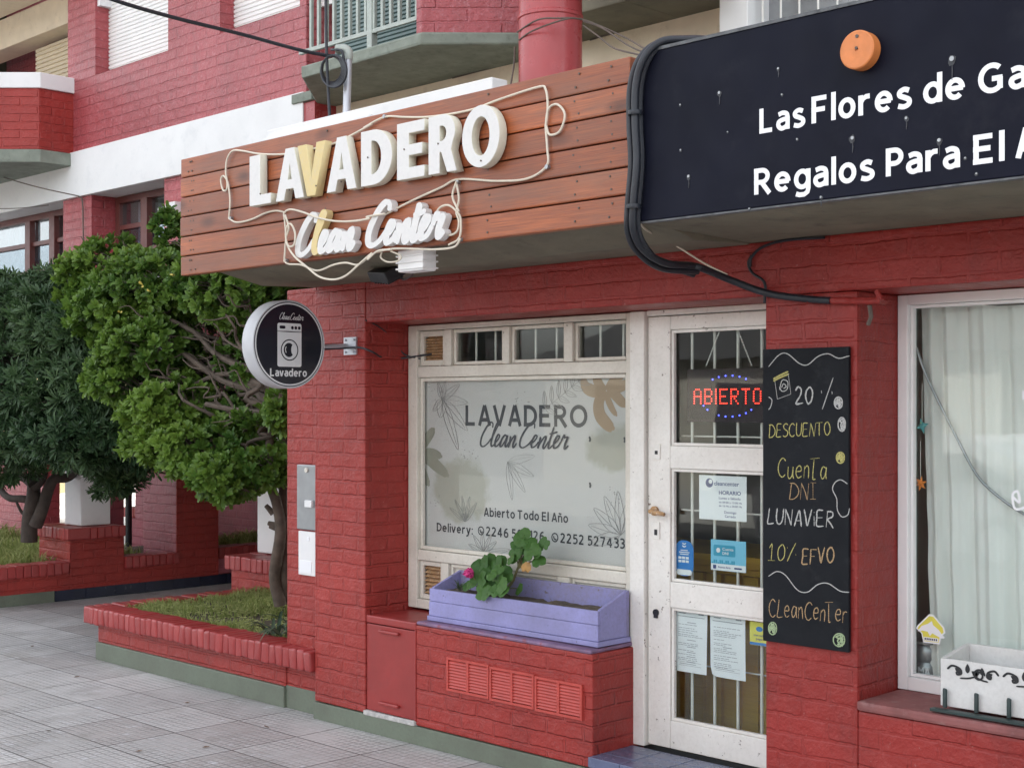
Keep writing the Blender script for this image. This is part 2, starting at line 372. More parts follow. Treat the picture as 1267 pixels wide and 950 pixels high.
def mat_brick(name, col, bw=.235, bh=.075, bump=.85, dist=.011, rough=.40, wob=.016, pink=.30, zoff=0.0, fade=(.44, .095, .085), relief=1.0, spec=.32):
    """painted brickwork: raised rounded bricks under thick paint"""
    m, nt, b = new_mat(name); N = NT(nt)
    g = N.n('ShaderNodeNewGeometry'); p = g.outputs['Position']; x, y, z = N.xyz(p)
    nx, ny, nz = N.xyz(g.outputs['True Normal'])
    side = N.math('GREATER_THAN', N.math('ABSOLUTE', nx), .72)
    u = N.math('ADD', N.math('MULTIPLY', x, N.math('SUBTRACT', 1, side)), N.math('MULTIPLY', y, side))
    wn = N.xyz(N.noise(p, 5, 3, out='Color'))
    w2 = N.xyz(N.noise(p, 24, 3, out='Color'))
    u = N.math('MULTIPLY_ADD', w2[0], .016, N.math('MULTIPLY_ADD', wn[0], wob * 2, u)); v = N.math('MULTIPLY_ADD', w2[1], .013, N.math('MULTIPLY_ADD', wn[1], wob, N.math('ADD', z, zoff)))
    vec = N.comb(u, v, 0)
    bt = N.n('ShaderNodeTexBrick'); N.l(vec, bt.inputs['Vector'])
    bt.inputs['Scale'].default_value = 1; bt.inputs['Brick Width'].default_value = bw; bt.inputs['Row Height'].default_value = bh
    bt.inputs['Mortar Size'].default_value = .010; bt.inputs['Mortar Smooth'].default_value = .55; bt.inputs['Bias'].default_value = 0
    bt.inputs['Color1'].default_value = (0, 0, 0, 1); bt.inputs['Color2'].default_value = (1, 1, 1, 1); bt.inputs['Mortar'].default_value = (.5, .5, .5, 1)
    rnd = bt.outputs['Color']; mort = bt.outputs['Fac']
    big = N.noise(p, 1.7, 5, .6); mid = N.noise(p, 22, 5, .6)
    h = N.math('SUBTRACT', 1, mort)
    h = N.math('MULTIPLY', h, N.math('MULTIPLY_ADD', rnd, .75 * relief, .30 * relief))
    h = N.math('MULTIPLY_ADD', mid, .8, h); h = N.math('MULTIPLY_ADD', N.noise(p, 9, 3), 1.0, h)
    h = N.math('MULTIPLY_ADD', N.noise(p, 75, 4, .6), .35, h)
    c = N.mix(N.ramp(big, [(.3, 0.0), (.72, 1.0)]), tuple(q * .82 for q in col), tuple(q * 1.12 for q in col))
    c = N.mix(N.math('MULTIPLY', rnd, .22), c, tuple(q * .72 for q in col))
    worn = N.math('MULTIPLY', N.ramp(N.noise(p, 34, 6, .7), [(.56, 0.0), (.68, 1.0)]), pink)
    c = N.mix(worn, c, fade)
    c = N.mix(N.math('MULTIPLY', mort, .10), c, tuple(q * .8 for q in col))
    grime = N.ramp(N.noise(N.comb(N.math('MULTIPLY', u, 2.2), N.math('MULTIPLY', z, .9), 0), 3.0, 7, .7), [(.50, 0.0), (.72, 1.0)])
    c = N.mix(N.math('MULTIPLY', grime, .55), c, tuple(q * .52 + .012 for q in col))
    dust = N.ramp(N.noise(p, 11, 8, .75), [(.56, 0.0), (.75, 1.0)])
    c = N.mix(N.math('MULTIPLY', dust, .35), c, fade)
    b.inputs['Specular IOR Level'].default_value = spec
    spk = N.ramp(N.noise(p, 62, 3, .6), [(.70, 0.0), (.73, 1.0)])
    c = N.mix(N.math('MULTIPLY', spk, .5), c, (.42, .24, .22))
    N.l(c, b.inputs['Base Color'])
    N.l(N.math('MULTIPLY_ADD', mid, .3, rough - .15), b.inputs['Roughness'])
    N.l(N.bump(h, bump, dist), b.inputs['Normal'])
    return m
def mat_tiles(name):
    """cement pavement slabs with a pressed grid"""
    m, nt, b = new_mat(name); N = NT(nt); p = N.pos(); x, y, z = N.xyz(p)
    TX, TY = .535, .404
    ux = N.math('DIVIDE', N.math('ADD', x, 7.60), TX); uy = N.math('DIVIDE', N.math('SUBTRACT', y, 3.61), TY)
    def groove(u, cells, half):
        f = N.math('FRACT', N.math('MULTIPLY', u, cells)); d = N.math('SUBTRACT', .5, N.math('ABSOLUTE', N.math('SUBTRACT', f, .5)))
        nd = N.n('ShaderNodeMapRange', interpolation_type='SMOOTHSTEP'); N.l(d, nd.inputs[0])
        nd.inputs[1].default_value = half * .25; nd.inputs[2].default_value = half; nd.inputs[3].default_value = 1; nd.inputs[4].default_value = 0
        return nd.outputs[0]
    joint = N.math('MAXIMUM', groove(ux, 1, .011), groove(uy, 1, .014))
    grid = N.math('MAXIMUM', groove(ux, 12, .17), groove(uy, 9, .17))
    cell = N.comb(N.math('FLOOR', ux), N.math('FLOOR', uy), 0)
    wn = N.n('ShaderNodeTexWhiteNoise', noise_dimensions='3D'); N.l(cell, wn.inputs['Vector'])
    tr, tg, tb = N.xyz(wn.outputs['Color'])
    big = N.noise(p, .9, 6, .65); fine = N.noise(p, 40, 6, .7)
    c = N.mix(N.math('MULTIPLY', tr, .8), (.45, .435, .42), (.68, .665, .645))
    c = N.mix(N.math('MULTIPLY', N.math('GREATER_THAN', tg, .8), .55), c, (.32, .28, .265))
    c = N.mix(N.ramp(big, [(.38, 0.0), (.72, .55)]), c, (.20, .20, .205))
    c = N.mix(N.math('MULTIPLY', N.ramp(fine, [(.35, 0.0), (.75, 1.0)]), .42), c, (.52, .52, .52))
    wear = N.ramp(N.noise(p, 3.2, 4), [(.32, .15), (.6, 1.0)])
    c = N.mix(N.math('MULTIPLY', N.math('MULTIPLY', grid, wear), .58), c, (.13, .13, .13))
    c = N.mix(N.math('MULTIPLY', joint, .9), c, (.05, .047, .043))
    gum = N.n('ShaderNodeTexVoronoi'); gum.inputs['Scale'].default_value = 2.6; N.l(p, gum.inputs['Vector'])
    c = N.mix(N.ramp(gum.outputs['Distance'], [(.030, .6), (.045, 0.0)]), c, (.12, .12, .12))
    stain = N.ramp(N.noise(p, 2.1, 8, .72), [(.52, 0.0), (.66, .5)])
    c = N.mix(stain, c, (.25, .235, .215))
    pale_patches = N.ramp(N.noise(p, 9, 7, .75), [(.56, 0.0), (.72, .7)])  # random bluish white patches, weaker in the grid grooves
    c = N.mix(N.math('MULTIPLY', pale_patches, N.math('SUBTRACT', 1, N.math('MULTIPLY', grid, .7))), c, (.74, .76, .80))
    N.l(c, b.inputs['Base Color']); N.l(N.math('MULTIPLY_ADD', fine, .4, .25), b.inputs['Roughness'])
    h = N.math('SUBTRACT', N.math('MULTIPLY', fine, .25), N.math('ADD', N.math('MULTIPLY', N.math('MULTIPLY', grid, wear), .5), N.math('MULTIPLY', joint, 1.2)))
    N.l(N.bump(h, .9, .005), b.inputs['Normal'])
    return m
def mat_wood(name, z0, ph, a, bcol, dark, seed=0.0, rough=.45, streak=1.0):
    m, nt, b = new_mat(name); N = NT(nt); p = N.pos(); x, y, z = N.xyz(p)
    row = N.math('FLOOR', N.math('DIVIDE', N.math('SUBTRACT', z, z0), ph))
    wn = N.n('ShaderNodeTexWhiteNoise', noise_dimensions='1D'); N.l(N.math('ADD', row, seed), wn.inputs['W'])
    xo = N.math('MULTIPLY_ADD', wn.outputs['Value'], 17, x)
    gv = N.comb(N.math('MULTIPLY', xo, 1.1), 0, N.math('MULTIPLY', z, 26))
    g1 = N.noise(gv, 1.6, 8, .62); g2 = N.noise(N.comb(N.math('MULTIPLY', xo, 5), 0, N.math('MULTIPLY', z, 240)), 1, 5, .6)
    big = N.noise(N.comb(xo, row, z), 1.5, 4)
    c = N.mix(N.ramp(g1, [(.3, 0.0), (.7, 1.0)]), a, bcol)
    c = N.mix(N.math('MULTIPLY', N.ramp(g2, [(.40, 0.0), (.68, 1.0)]), .5 * streak), c, dark)
    c = N.mix(N.math('MULTIPLY', N.ramp(big, [(.4, 0.0), (.75, 1.0)]), .55), c, dark)
    wz = N.ramp(N.noise(N.comb(N.math('MULTIPLY', x, 1.6), 0, N.math('MULTIPLY', z, 6)), 1.3, 6, .65), [(.42, 0.0), (.66, 1.0)])
    c = N.mix(N.math('MULTIPLY', wz, .55 * (streak > 1)), c, (.20, .098, .062))
    # knots
    vo = N.n('ShaderNodeTexVoronoi'); N.l(N.comb(N.math('MULTIPLY', xo, 2.1), 0, N.math('MULTIPLY', z, 5.2)), vo.inputs['Vector']); vo.inputs['Scale'].default_value = 1
    kn = N.ramp(vo.outputs['Distance'], [(.05, 1.0), (.20, 0.0)])
    c = N.mix(N.math('MULTIPLY', kn, .85), c, tuple(q * .35 for q in dark))
    N.l(N.mix(N.math('MULTIPLY', wn.outputs['Value'], .5), c, dark), b.inputs['Base Color'])
    b.inputs['Roughness'].default_value = rough
    N.l(N.bump(N.math('ADD', g1, N.math('MULTIPLY', g2, .5)), .35, .003), b.inputs['Normal'])
    return m
def mat_chipped(name, col, under, amount=.62, rough=.45, grime=(.30, .26, .20), gr=.35):
    """old gloss paint with chips and grime"""
    m, nt, b = new_mat(name); N = NT(nt); p = N.pos()
    n1 = N.noise(p, 26, 8, .72); n2 = N.noise(p, 3.5, 5, .6)
    c = N.mix(N.math('MULTIPLY', N.ramp(n2, [(.4, 0.0), (.75, 1.0)]), gr), col, grime)
    c = N.mix(N.math('MULTIPLY', N.ramp(N.noise(p, 60, 5, .7), [(.45, 0.0), (.8, 1.0)]), gr * .8), c, grime)
    chip = N.ramp(n1, [(amount, 0.0), (amount + .025, 1.0)])
    c = N.mix(chip, c, under)
    N.l(c, b.inputs['Base Color']); b.inputs['Roughness'].default_value = rough
    N.l(N.bump(N.math('SUBTRACT', N.math('MULTIPLY', N.noise(p, 50, 4), .4), N.math('MULTIPLY', chip, .6)), .4, .003), b.inputs['Normal'])
    return m
def mat_glass(name, tint=(.93, .96, .95), refl=1.0, wav=.02):
    m, nt, b = new_mat(name); N = NT(nt); nt.nodes.remove(b)
    out = [n for n in nt.nodes if n.type == 'OUTPUT_MATERIAL'][0]
    tr = N.n('ShaderNodeBsdfTransparent'); tr.inputs[0].default_value = (*tint, 1)
    gl = N.n('ShaderNodeBsdfGlossy'); gl.inputs['Roughness'].default_value = .015
    N.l(N.bump(N.noise(N.pos(), 3.0, 2), wav, .02), gl.inputs['Normal'])
    fr = N.n('ShaderNodeFresnel'); bf = N.n('ShaderNodeNewGeometry').outputs['Backfacing']; N.l(N.math('MULTIPLY_ADD', bf, 1 / 1.5 - 1.5, 1.5), fr.inputs[0])
    mx = N.n('ShaderNodeMixShader'); N.l(N.math('MULTIPLY', fr.outputs[0], refl), mx.inputs[0]); N.l(tr.outputs[0], mx.inputs[1]); N.l(gl.outputs[0], mx.inputs[2])
    N.l(mx.outputs[0], out.inputs[0]); return m
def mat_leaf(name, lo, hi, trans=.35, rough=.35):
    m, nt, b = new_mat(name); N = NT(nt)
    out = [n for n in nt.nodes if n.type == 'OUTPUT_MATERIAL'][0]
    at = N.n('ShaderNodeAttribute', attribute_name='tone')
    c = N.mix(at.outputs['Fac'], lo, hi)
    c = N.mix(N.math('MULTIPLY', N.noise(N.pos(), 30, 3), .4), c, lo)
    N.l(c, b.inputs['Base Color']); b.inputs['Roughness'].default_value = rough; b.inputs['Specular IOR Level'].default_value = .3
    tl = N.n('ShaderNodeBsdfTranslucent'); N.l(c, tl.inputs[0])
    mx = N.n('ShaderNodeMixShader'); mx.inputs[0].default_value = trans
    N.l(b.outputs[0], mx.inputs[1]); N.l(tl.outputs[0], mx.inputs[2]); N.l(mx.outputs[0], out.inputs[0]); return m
def mat_tone(name, lo, hi, rough=.5, bump=.2):
    m, nt, b = new_mat(name); N = NT(nt)
    at = N.n('ShaderNodeAttribute', attribute_name='tone')
    c = N.mix(at.outputs['Fac'], lo, hi)
    c = N.mix(N.math('MULTIPLY', N.ramp(N.noise(N.pos(), 40, 5, .7), [(.5, 0.0), (.8, 1.0)]), .3), c, tuple(q * .7 for q in lo))
    N.l(c, b.inputs['Base Color']); b.inputs['Roughness'].default_value = rough
    N.l(N.bump(N.noise(N.pos(), 60, 4), bump, .004), b.inputs['Normal']); return m
def mat_emit(name, col, s):
    m, nt, b = new_mat(name); b.inputs['Base Color'].default_value = (*[c * .3 for c in col], 1)
    b.inputs['Emission Color'].default_value = (*col, 1); b.inputs['Emission Strength'].default_value = s; return m
def mat_film(name):
    """printed frosted vinyl: pale grey with soft olive wash areas, lets some light through"""
    m, nt, b = new_mat(name); N = NT(nt); p = N.pos()
    out = [n for n in nt.nodes if n.type == 'OUTPUT_MATERIAL'][0]
    x, y, z = N.xyz(p)
    def blob(cx, cz, rx, rz):
        a = N.math('DIVIDE', N.math('SUBTRACT', x, cx), rx); c_ = N.math('DIVIDE', N.math('SUBTRACT', z, cz), rz)
        d = N.math('ADD', N.math('MULTIPLY', a, a), N.math('MULTIPLY', c_, c_))
        d = N.math('ADD', d, N.math('MULTIPLY_ADD', N.noise(p, 9, 4), 1.6, -.8))
        return N.ramp(d, [(.55, 1.0), (1.0, 0.0)])
    f = N.math('MAXIMUM', blob(-5.45, 1.30, .24, .19), blob(-4.36, 1.55, .22, .13))
    c = N.mix(N.noise(p, 2.2, 3), (.60, .60, .585), (.67, .67, .655))
    c = N.mix(N.math('MULTIPLY', f, .75), c, (.42, .42, .34))
    N.l(c, b.inputs['Base Color']); b.inputs['Roughness'].default_value = .6
    tr = N.n('ShaderNodeBsdfTransparent'); mx = N.n('ShaderNodeMixShader'); mx.inputs[0].default_value = .22
    N.l(b.outputs[0], mx.inputs[1]); N.l(tr.outputs[0], mx.inputs[2]); N.l(mx.outputs[0], out.inputs[0]); return m
def mat_chalk(name, col):
    m, nt, b = new_mat(name); N = NT(nt)
    out = [n for n in nt.nodes if n.type == 'OUTPUT_MATERIAL'][0]
    b.inputs['Base Color'].default_value = (*col, 1); b.inputs['Roughness'].default_value = 1
    tr = N.n('ShaderNodeBsdfTransparent'); mx = N.n('ShaderNodeMixShader')
    N.l(N.ramp(N.noise(N.pos(), 420, 3, .7), [(.42, 0.0), (.62, .7)]), mx.inputs[0]); N.l(b.outputs[0], mx.inputs[1]); N.l(tr.outputs[0], mx.inputs[2])
    N.l(mx.outputs[0], out.inputs[0]); return m

M = {}
RED = (.33, .037, .030)
M['brick'] = mat_brick('red painted brick', RED)
M['brick_flat'] = mat_brick('red painted flush brick', (.295, .031, .026), relief=.5, bump=.8, wob=.02)
M['brick_up'] = mat_brick('brick with painted sky sheen', (.38, .068, .076), bw=.30, bh=.085, dist=.013, pink=.5, rough=.34, spec=.55, fade=(.55, .25, .28))  # sky sheen on the upper facade painted in as a pinker red
M['brick_far'] = mat_brick('plum painted brick', (.33, .095, .115), bw=.26, bh=.09, pink=.35)
M['brick_cap'] = mat_plain('red painted cap brick', (.40, .055, .058), .40, .16, 9, .35, dirt=((.58, .22, .22), .35), bscale=35)
M['red_smooth'] = mat_plain('red wall paint', (.29, .030, .027), .42, .12, 5, .3, dirt=((.22, .035, .035), .4), bscale=25)
M['red_vent'] = mat_plain('bright red vent paint', (.45, .062, .048), .35, .1, 12, .1)
M['column_red'] = mat_plain('column red paint', (.37, .048, .052), .30, .07, 4, .12, bscale=30)
M['green_base'] = mat_chipped('sage base paint', (.145, .175, .128), (.34, .34, .31), .69, .55, (.10, .105, .08), .8)
M['soffit'] = mat_plain('weathered olive render', (.165, .148, .105), .8, .2, 4, .4, dirt=((.06, .055, .045), .55), bscale=30)
M['concrete'] = mat_plain('sage green concrete', (.20, .225, .185), .7, .2, 8, .5, dirt=((.09, .10, .08), .6), bscale=25)
M['band'] = mat_plain('white masonry paint', (.75, .75, .745), .6, .04, 3, .25, dirt=((.62, .63, .64), .5), bscale=35)
M['concrete_pale'] = mat_plain('broken pale mortar', (.45, .44, .42), .85, .3, 30, .6)
M['cream'] = mat_plain('cream render', (.74, .64, .49), .75, .07, 5, .3, dirt=((.45, .37, .27), .35))
M['frame'] = mat_chipped('old cream gloss paint', (.68, .65, .57), (.16, .12, .085), .66)
M['door'] = mat_chipped('old white gloss paint', (.79, .77, .72), (.15, .11, .085), .635, gr=.24)
M['white_paint'] = mat_plain('white window paint', (.80, .80, .79), .35, .03, 6, .08)
M['brown_frame'] = mat_plain('oxblood window paint', (.125, .036, .030), .4, .15, 8, .15)
M['rust'] = mat_plain('rusty lath', (.42, .25, .12), .8, .3, 40, .3, dirt=((.75, .7, .6), .9))
M['glass'] = mat_glass('window glass')
M['glass_sky'] = mat_glass('upper window glass', (.80, .86, .90), 2.6)
M['glass_film'] = mat_glass('film backed glass', (.96, .97, .96), .45)
M['film'] = mat_film('frosted window film')
M['ink'] = mat_plain('dark grey lettering', (.038, .042, .050), .5, .05, 8, 0)
M['ink_soft'] = mat_plain('grey line print', (.27, .27, .26), .6, .05, 8, 0)
M['leaf_brown'] = mat_plain('tan leaf print', (.36, .27, .18), .6, .05, 8, 0)
M['leaf_olive'] = mat_plain('olive leaf print', (.27, .275, .225), .6, .05, 8, 0)
M['bar'] = mat_plain('white security bar', (.74, .73, .68), .4, .06, 14, 0)
M['plank'] = mat_wood('red stained pine', 2.437, .1038, (.33, .082, .026), (.58, .155, .040), (.135, .038, .018), streak=1.5)
M['letter'] = mat_tone('painted foam letters', (.68, .67, .65), (.66, .52, .24), .55)
M['foam'] = mat_tone('yellowed foam edge', (.66, .64, .52), (.74, .62, .32), .7, .5)
M['cord_white'] = mat_plain('off white light hose', (.64, .58, .47), .4, .06, 20, 0)
M['board_dark'] = mat_plain('navy black sign panel', (.0065, .0075, .016), .5, .2, 3, .05, dirt=((.022, .023, .030), .35), bscale=15, spec=.10)
M['sign_white'] = mat_plain('white vinyl lettering', (.82, .83, .85), .4, .02, 5, 0)
M['orange_wood'] = mat_plain('orange wood disc', (.62, .20, .055), .5, .12, 20, .2)
M['steel'] = mat_plain('grey metal', (.32, .33, .34), .38, .1, 12, .05, metal=.7)
M['steel_dull'] = mat_plain('dull dark metal edge', (.09, .095, .10), .6, .4, 30, .1)
M['galv'] = mat_plain('galvanised pipe', (.50, .52, .56), .42, .1, 10, .05, metal=.5)
M['alu'] = mat_plain('sign rim', (.50, .51, .53), .4, .04, 10, 0)
M['cable'] = mat_plain('black cable', (.014, .017, .024), .45, .15, 20, .3, bscale=150)
M['cable_brown'] = mat_plain('weathered thin wire', (.10, .075, .06), .6, .2, 20, 0)
M['black'] = mat_plain('black plastic', (.014, .015, .018), .4, .15, 20, .1)
M['chalkboard'] = mat_plain('chalkboard', (.0085, .010, .013), .7, .2, 5, .1, dirt=((.026, .028, .031), .6), spec=.2)
M['ck_white'] = mat_chalk('white chalk', (.52, .52, .50)); M['ck_yellow'] = mat_chalk('yellow chalk', (.50, .46, .17))
M['ck_orange'] = mat_chalk('orange chalk', (.45, .31, .17)); M['ck_green'] = mat_chalk('green chalk', (.38, .48, .28))
M['lilac'] = mat_wood('lilac painted boards', .667, .075, (.255, .25, .52), (.31, .30, .60), (.18, .175, .40), 3.3, .5, .5)
M['sill_lilac'] = mat_plain('lilac grey sill paint', (.21, .13, .22), .65, .3, 9, .4, dirt=((.27, .055, .055), .95))
M['lilac_front'] = mat_chipped('lilac painted boards', (.285, .28, .54), (.10, .09, .11), .655, .55, (.19, .18, .30), .75)
M['lilac_worn'] = mat_chipped('weathered lilac boards', (.24, .235, .46), (.16, .13, .11), .60, .6, (.20, .17, .17), .9)
M['soil'] = mat_plain('dry soil', (.10, .078, .055), .95, .4, 40, .8)
M['paper'] = mat_plain('white paper', (.80, .81, .83), .6, .02, 10, .03)
M['print_grey'] = mat_plain('printed grey text', (.30, .31, .34), .7, 0, 5, 0)
M['print_navy'] = mat_plain('printed navy text', (.045, .065, .20), .6, 0, 5, 0)
M['blue_st'] = mat_plain('blue sticker', (.02, .20, .56), .35, .04, 5, 0)
M['cyan_st'] = mat_plain('light blue card', (.20, .56, .76), .4, .04, 5, 0)
M['teal_st'] = mat_plain('teal card panel', (.03, .33, .50), .4, .04, 5, 0)
M['yellow_st'] = mat_plain('yellow sticker', (.72, .66, .10), .4, .04, 5, 0)
M['tile_blue'] = mat_plain('slate blue step tiles', (.10, .12, .20), .25, .2, 6, .1)
M['tile_navy'] = mat_plain('navy glazed tile', (.010, .014, .034), .22, .2, 6, .05)
M['shutter'] = mat_plain('white roller shutter', (.80, .79, .77), .45, .03, 4, 0)
M['shutter_cream'] = mat_plain('cream roller shutter', (.62, .52, .36), .5, .05, 4, 0)
M['shutter_green'] = mat_plain('grey green shutter', (.12, .18, .175), .45, .12, 5, 0)
M['rail'] = mat_plain('grey green railing paint', (.36, .40, .36), .45, .12, 14, .1)
M['bark'] = mat_plain('grey brown bark', (.105, .080, .062), .85, .3, 16, .8, bscale=45)
M['bark_dark'] = mat_plain('dark bark', (.055, .042, .034), .85, .3, 16, .8, bscale=45)
M['leaf_a'] = mat_leaf('bright glossy leaves', (.035, .098, .018), (.19, .30, .048))
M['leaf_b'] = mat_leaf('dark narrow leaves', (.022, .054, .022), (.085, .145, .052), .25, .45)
M['leaf_g'] = mat_leaf('geranium leaves', (.035, .105, .022), (.10, .21, .045), .3, .5)
M['dead_leaf'] = mat_plain('dry leaf', (.14, .085, .045), .8, .3, 60, .2)
M['grass'] = mat_leaf('grass blades', (.18, .24, .055), (.55, .56, .25), .5, .7)
M['strap'] = mat_leaf('strap leaves', (.04, .075, .045), (.16, .20, .13), .25, .45)
M['pink'] = mat_leaf('pink petals', (.62, .03, .22), (.80, .12, .36), .3, .5)
M['pave'] = mat_tiles('pavement slabs')
M['asphalt'] = mat_plain('asphalt', (.055, .055, .057), .9, .25, 2, .5)
M['kerb'] = mat_plain('kerb concrete', (.30, .30, .29), .8, .15, 5, .4)
M['room'] = mat_plain('grey green room paint', (.42, .44, .38), .8, .06, 2, 0)
M['room_dark'] = mat_plain('dark fittings', (.030, .030, .032), .7, .2, 3, 0)
M['yellow_wood'] = mat_wood('yellow varnished pine', .0, .11, (.80, .48, .045), (.88, .56, .065), (.60, .34, .04), 9.0)
M['curtain'] = mat_leaf('white net curtain', (.88, .88, .84), (.94, .94, .91), .10, .9)
M['flowerbox'] = mat_chipped('whitewashed box', (.66, .66, .64), (.36, .34, .31), .66, .8, (.42, .41, .39), .5)
M['dark_iron'] = mat_plain('dark green iron', (.018, .035, .034), .5, .2, 14, .1)
M['wallp'] = mat_plain('pale house render', (.26, .25, .22), .8, .06, 1.5, .2)
M['wall_y'] = mat_plain('yellow house render', (.32, .27, .15), .8, .06, 1.5, .2)
M['roof'] = mat_plain('dark roof tiles', (.05, .05, .052), .8, .2, 3, .4)
M['carpaint'] = mat_plain('silver car paint', (.55, .56, .58), .25, .03, 3, 0, metal=.3, coat=.6)
M['tyre'] = mat_plain('tyre rubber', (.02, .02, .02), .8, .2, 10, .1)

# ================================================================ SETTING
b = MB().box(-220, 220, -220, 220, -.6, -.14); g = b.build('road', M['asphalt']); tag(g, kind='structure')
b = MB().box(-60, 14, 1.15, 22, -.5, 0); g = b.build('pavement', M['pave']); tag(g, kind='structure')
b = MB().box(-60, 14, 1.0, 1.148, -.5, .004); g = b.build('kerb', M['kerb'], bevel=.012); tag(g, kind='structure')
b = MB().box(-60, 30, -14, -7.6, -.5, 0); g = b.build('far_pavement', M['kerb']); tag(g, kind='structure')

YW, YR, YD, YS = 4.75, 4.81, 5.05, 4.00     # shop wall, recessed strip, joinery plane, fascia signs

# ================================================================ SHOP BUILDING
shop = thing('shop_building', 'single storey red painted brick shop front with concrete canopy, white joinery and two signs', 'building', (-4.5, YW, 0))
b = MB()
b.box(-6.275, -5.83, YW, 5.40, .10, 2.42)           # pillar
b.box(-6.62, -6.275, YR, 5.40, .10, 2.42)           # recessed strip
b.box(-5.83, -5.420, YW + .045, 5.12, .10, .585)    # behind the cabinet
b.box(-5.418, -4.20, YW, 5.12, .10, .618)           # under the laundry window
b.box(-6.62, -6.45, 5.40, 6.0, .02, 2.95)
b.build('wall', M['brick'], shop, bevel=.008, seg=2)
b = MB(); b.box(-5.829, 4, YW, 5.38, 2.196, 2.42); b.box(-3.262, -2.838, YW, 5.12, .02, 2.195); b.box(-2.837, 4, YW + .0005, 5.118, .02, .575)
b.build('wall', M['brick_flat'], shop, bevel=.012, jitter=.003)
b = MB(); b.box(-5.828, -5.422, YW + .004, YD + .05, .587, .628); b.build('left_sill'.replace('left_', ''), M['red_smooth'], shop, bevel=.008)
b = MB(); b.box(-5.41, -4.205, YW - .005, YD + .05, .620, .641); b.build('sill', M['sill_lilac'], shop, bevel=.014, jitter=.005)
b = MB(); b.box(-2.833, 4, YW - .015, YD + .08, .577, .615); M['sill_dusty'] = mat_plain('dusty red sill', (.24, .085, .080), .7, .25, 8, .4, dirt=((.30, .17, .16), .8)); b.build('sill', M['sill_dusty'], shop, bevel=.012, jitter=.002)
b = MB()
b.box(-6.28, -4.195, YW - .006, 5.2, 0, .095); b.box(-6.62, -6.281, YR - .006, 5.2, 0, .13)
b.box(-3.268, 4, YW - .006, 5.2, 0, .05)
b.build('base_trim', M['green_base'], shop, bevel=.004, jitter=.002)
# canopy: deep concrete slab with a bevelled front, fascia board on its nose
b = MB(); b.profile([(YW + .02, 2.415), (4.40, 2.40), (4.06, 2.47), (4.06, 2.98), (YW + .02, 2.98)], -6.29, -3.34)
b.profile([(YW + .02, 2.42), (4.04, 2.432), (4.04, 2.98), (YW + .02, 2.98)], -3.338, 4)
b.build('canopy', M['soffit'], shop, bevel=.006, jitter=.002)
b = MB(); b.box(-6.5, 4, YW + .022, 6.28, 2.90, 2.985); b.build('roof', M['concrete'], shop)
pa, pb = P(330, 163, 4.92), P(609, 95, 4.92)
b = MB(); b.box(pa.x, pb.x, 4.92, 5.03, 2.986, pb.z); b.box(pa.x - .02, pa.x + 1.0, 4.90, 5.05, 2.987, pb.z - .05); b.build('parapet', M['band'], shop, bevel=.008, jitter=.004)
# door step
b = MB(); b.box(-4.197, -3.264, YW - .03, YD + .25, 0, .112); b.build('door_step', M['concrete'], shop, bevel=.006, jitter=.003)
b = MB()
for i in range(5):
    for j in range(3):
        x0 = -4.199 + i * .188; y0 = YW - .035 + j * .105
        b.box(x0 + .001, x0 + .186, y0 + .001, y0 + .103, .114, .160)
b.build('step_tiles', M['tile_blue'], shop, bevel=.003)
# interior
b = MB(); b.box(-6.25, 4, 8.6, 8.75, .02, 2.42); b.box(-6.25, -6.12, 5.42, 8.6, .02, 2.42); b.box(-3.15, -3.10, 5.13, 8.6, .16, 2.42); b.box(3.9, 4, 5.42, 8.6, .02, 2.42)
b.build('interior_wall', M['room'], shop)
b = MB(); b.box(-6.25, 4, 5.39, 8.75, 2.425, 2.5); b.build('ceiling', M['room'], shop)
b = MB(); b.box(-6.25, 4, 5.125, 8.75, .005, .15); b.build('interior_floor', M['asphalt'], shop)

def frame_rect(mb, x0, x1, z0, z1, y0, y1, wl, wr, wt, wb):
    mb.box(x0, x0 + wl, y0, y1, z0, z1); mb.box(x1 - wr, x1, y0, y1, z0, z1)
    mb.box(x0 + wl, x1 - wr, y0, y1, z1 - wt, z1); mb.box(x0 + wl, x1 - wr, y0, y1, z0, z0 + wb)
# laundry window
b = MB()
FX0, FX1 = -5.825, -4.225
frame_rect(b, FX0, FX1, .642, 2.190, YD, YD + .09, .075, .03, .028, .05)
b.box(FX0 + .076, FX1 - .031, YD + .004, YD + .085, 1.905, 1.965)      # transom
b.box(FX0 + .076, FX1 - .031, YD + .004, YD + .085, .905, .962)        # bottom rail
for x0, x1 in ((-5.532, -5.478), (-5.092, -5.04), (-4.658, -4.60), ): b.box(x0, x1, YD + .002, YD + .08, 1.966, 2.16)
for x0, x1 in ((-5.555, -5.50), (-4.70, -4.62)): b.box(x0, x1, YD + .002, YD + .08, .693, .904)
win = b.build('shop_window', M['frame'], shop, bevel=.006)
b = MB()                                                               # stepped inner beads
def bead(mb, x0, x1, z0, z1, y0, t=.018, d=.02):
    mb.box(x0, x0 + t, y0, y0 + d, z0, z1); mb.box(x1 - t, x1, y0, y0 + d, z0, z1); mb.box(x0 + t, x1 - t, y0, y0 + d, z1 - t, z1); mb.box(x0 + t, x1 - t, y0, y0 + d, z0, z0 + t)
for x0, x1 in ((-5.478, -5.092), (-5.04, -4.658), (-4.60, -4.256)): bead(b, x0 + .001, x1 - .001, 1.968, 2.158, YD + .022)
bead(b, -5.748, -4.258, .964, 1.903, YD + .022, .02)
for x0, x1 in ((-5.498, -4.702), (-4.618, -4.258)): bead(b, x0, x1, .695, .902, YD + .02)
bead(b, -5.747, -5.534, 1.968, 2.158, YD + .02, .03); bead(b, -5.747, -5.557, .695, .902, YD + .02, .025)
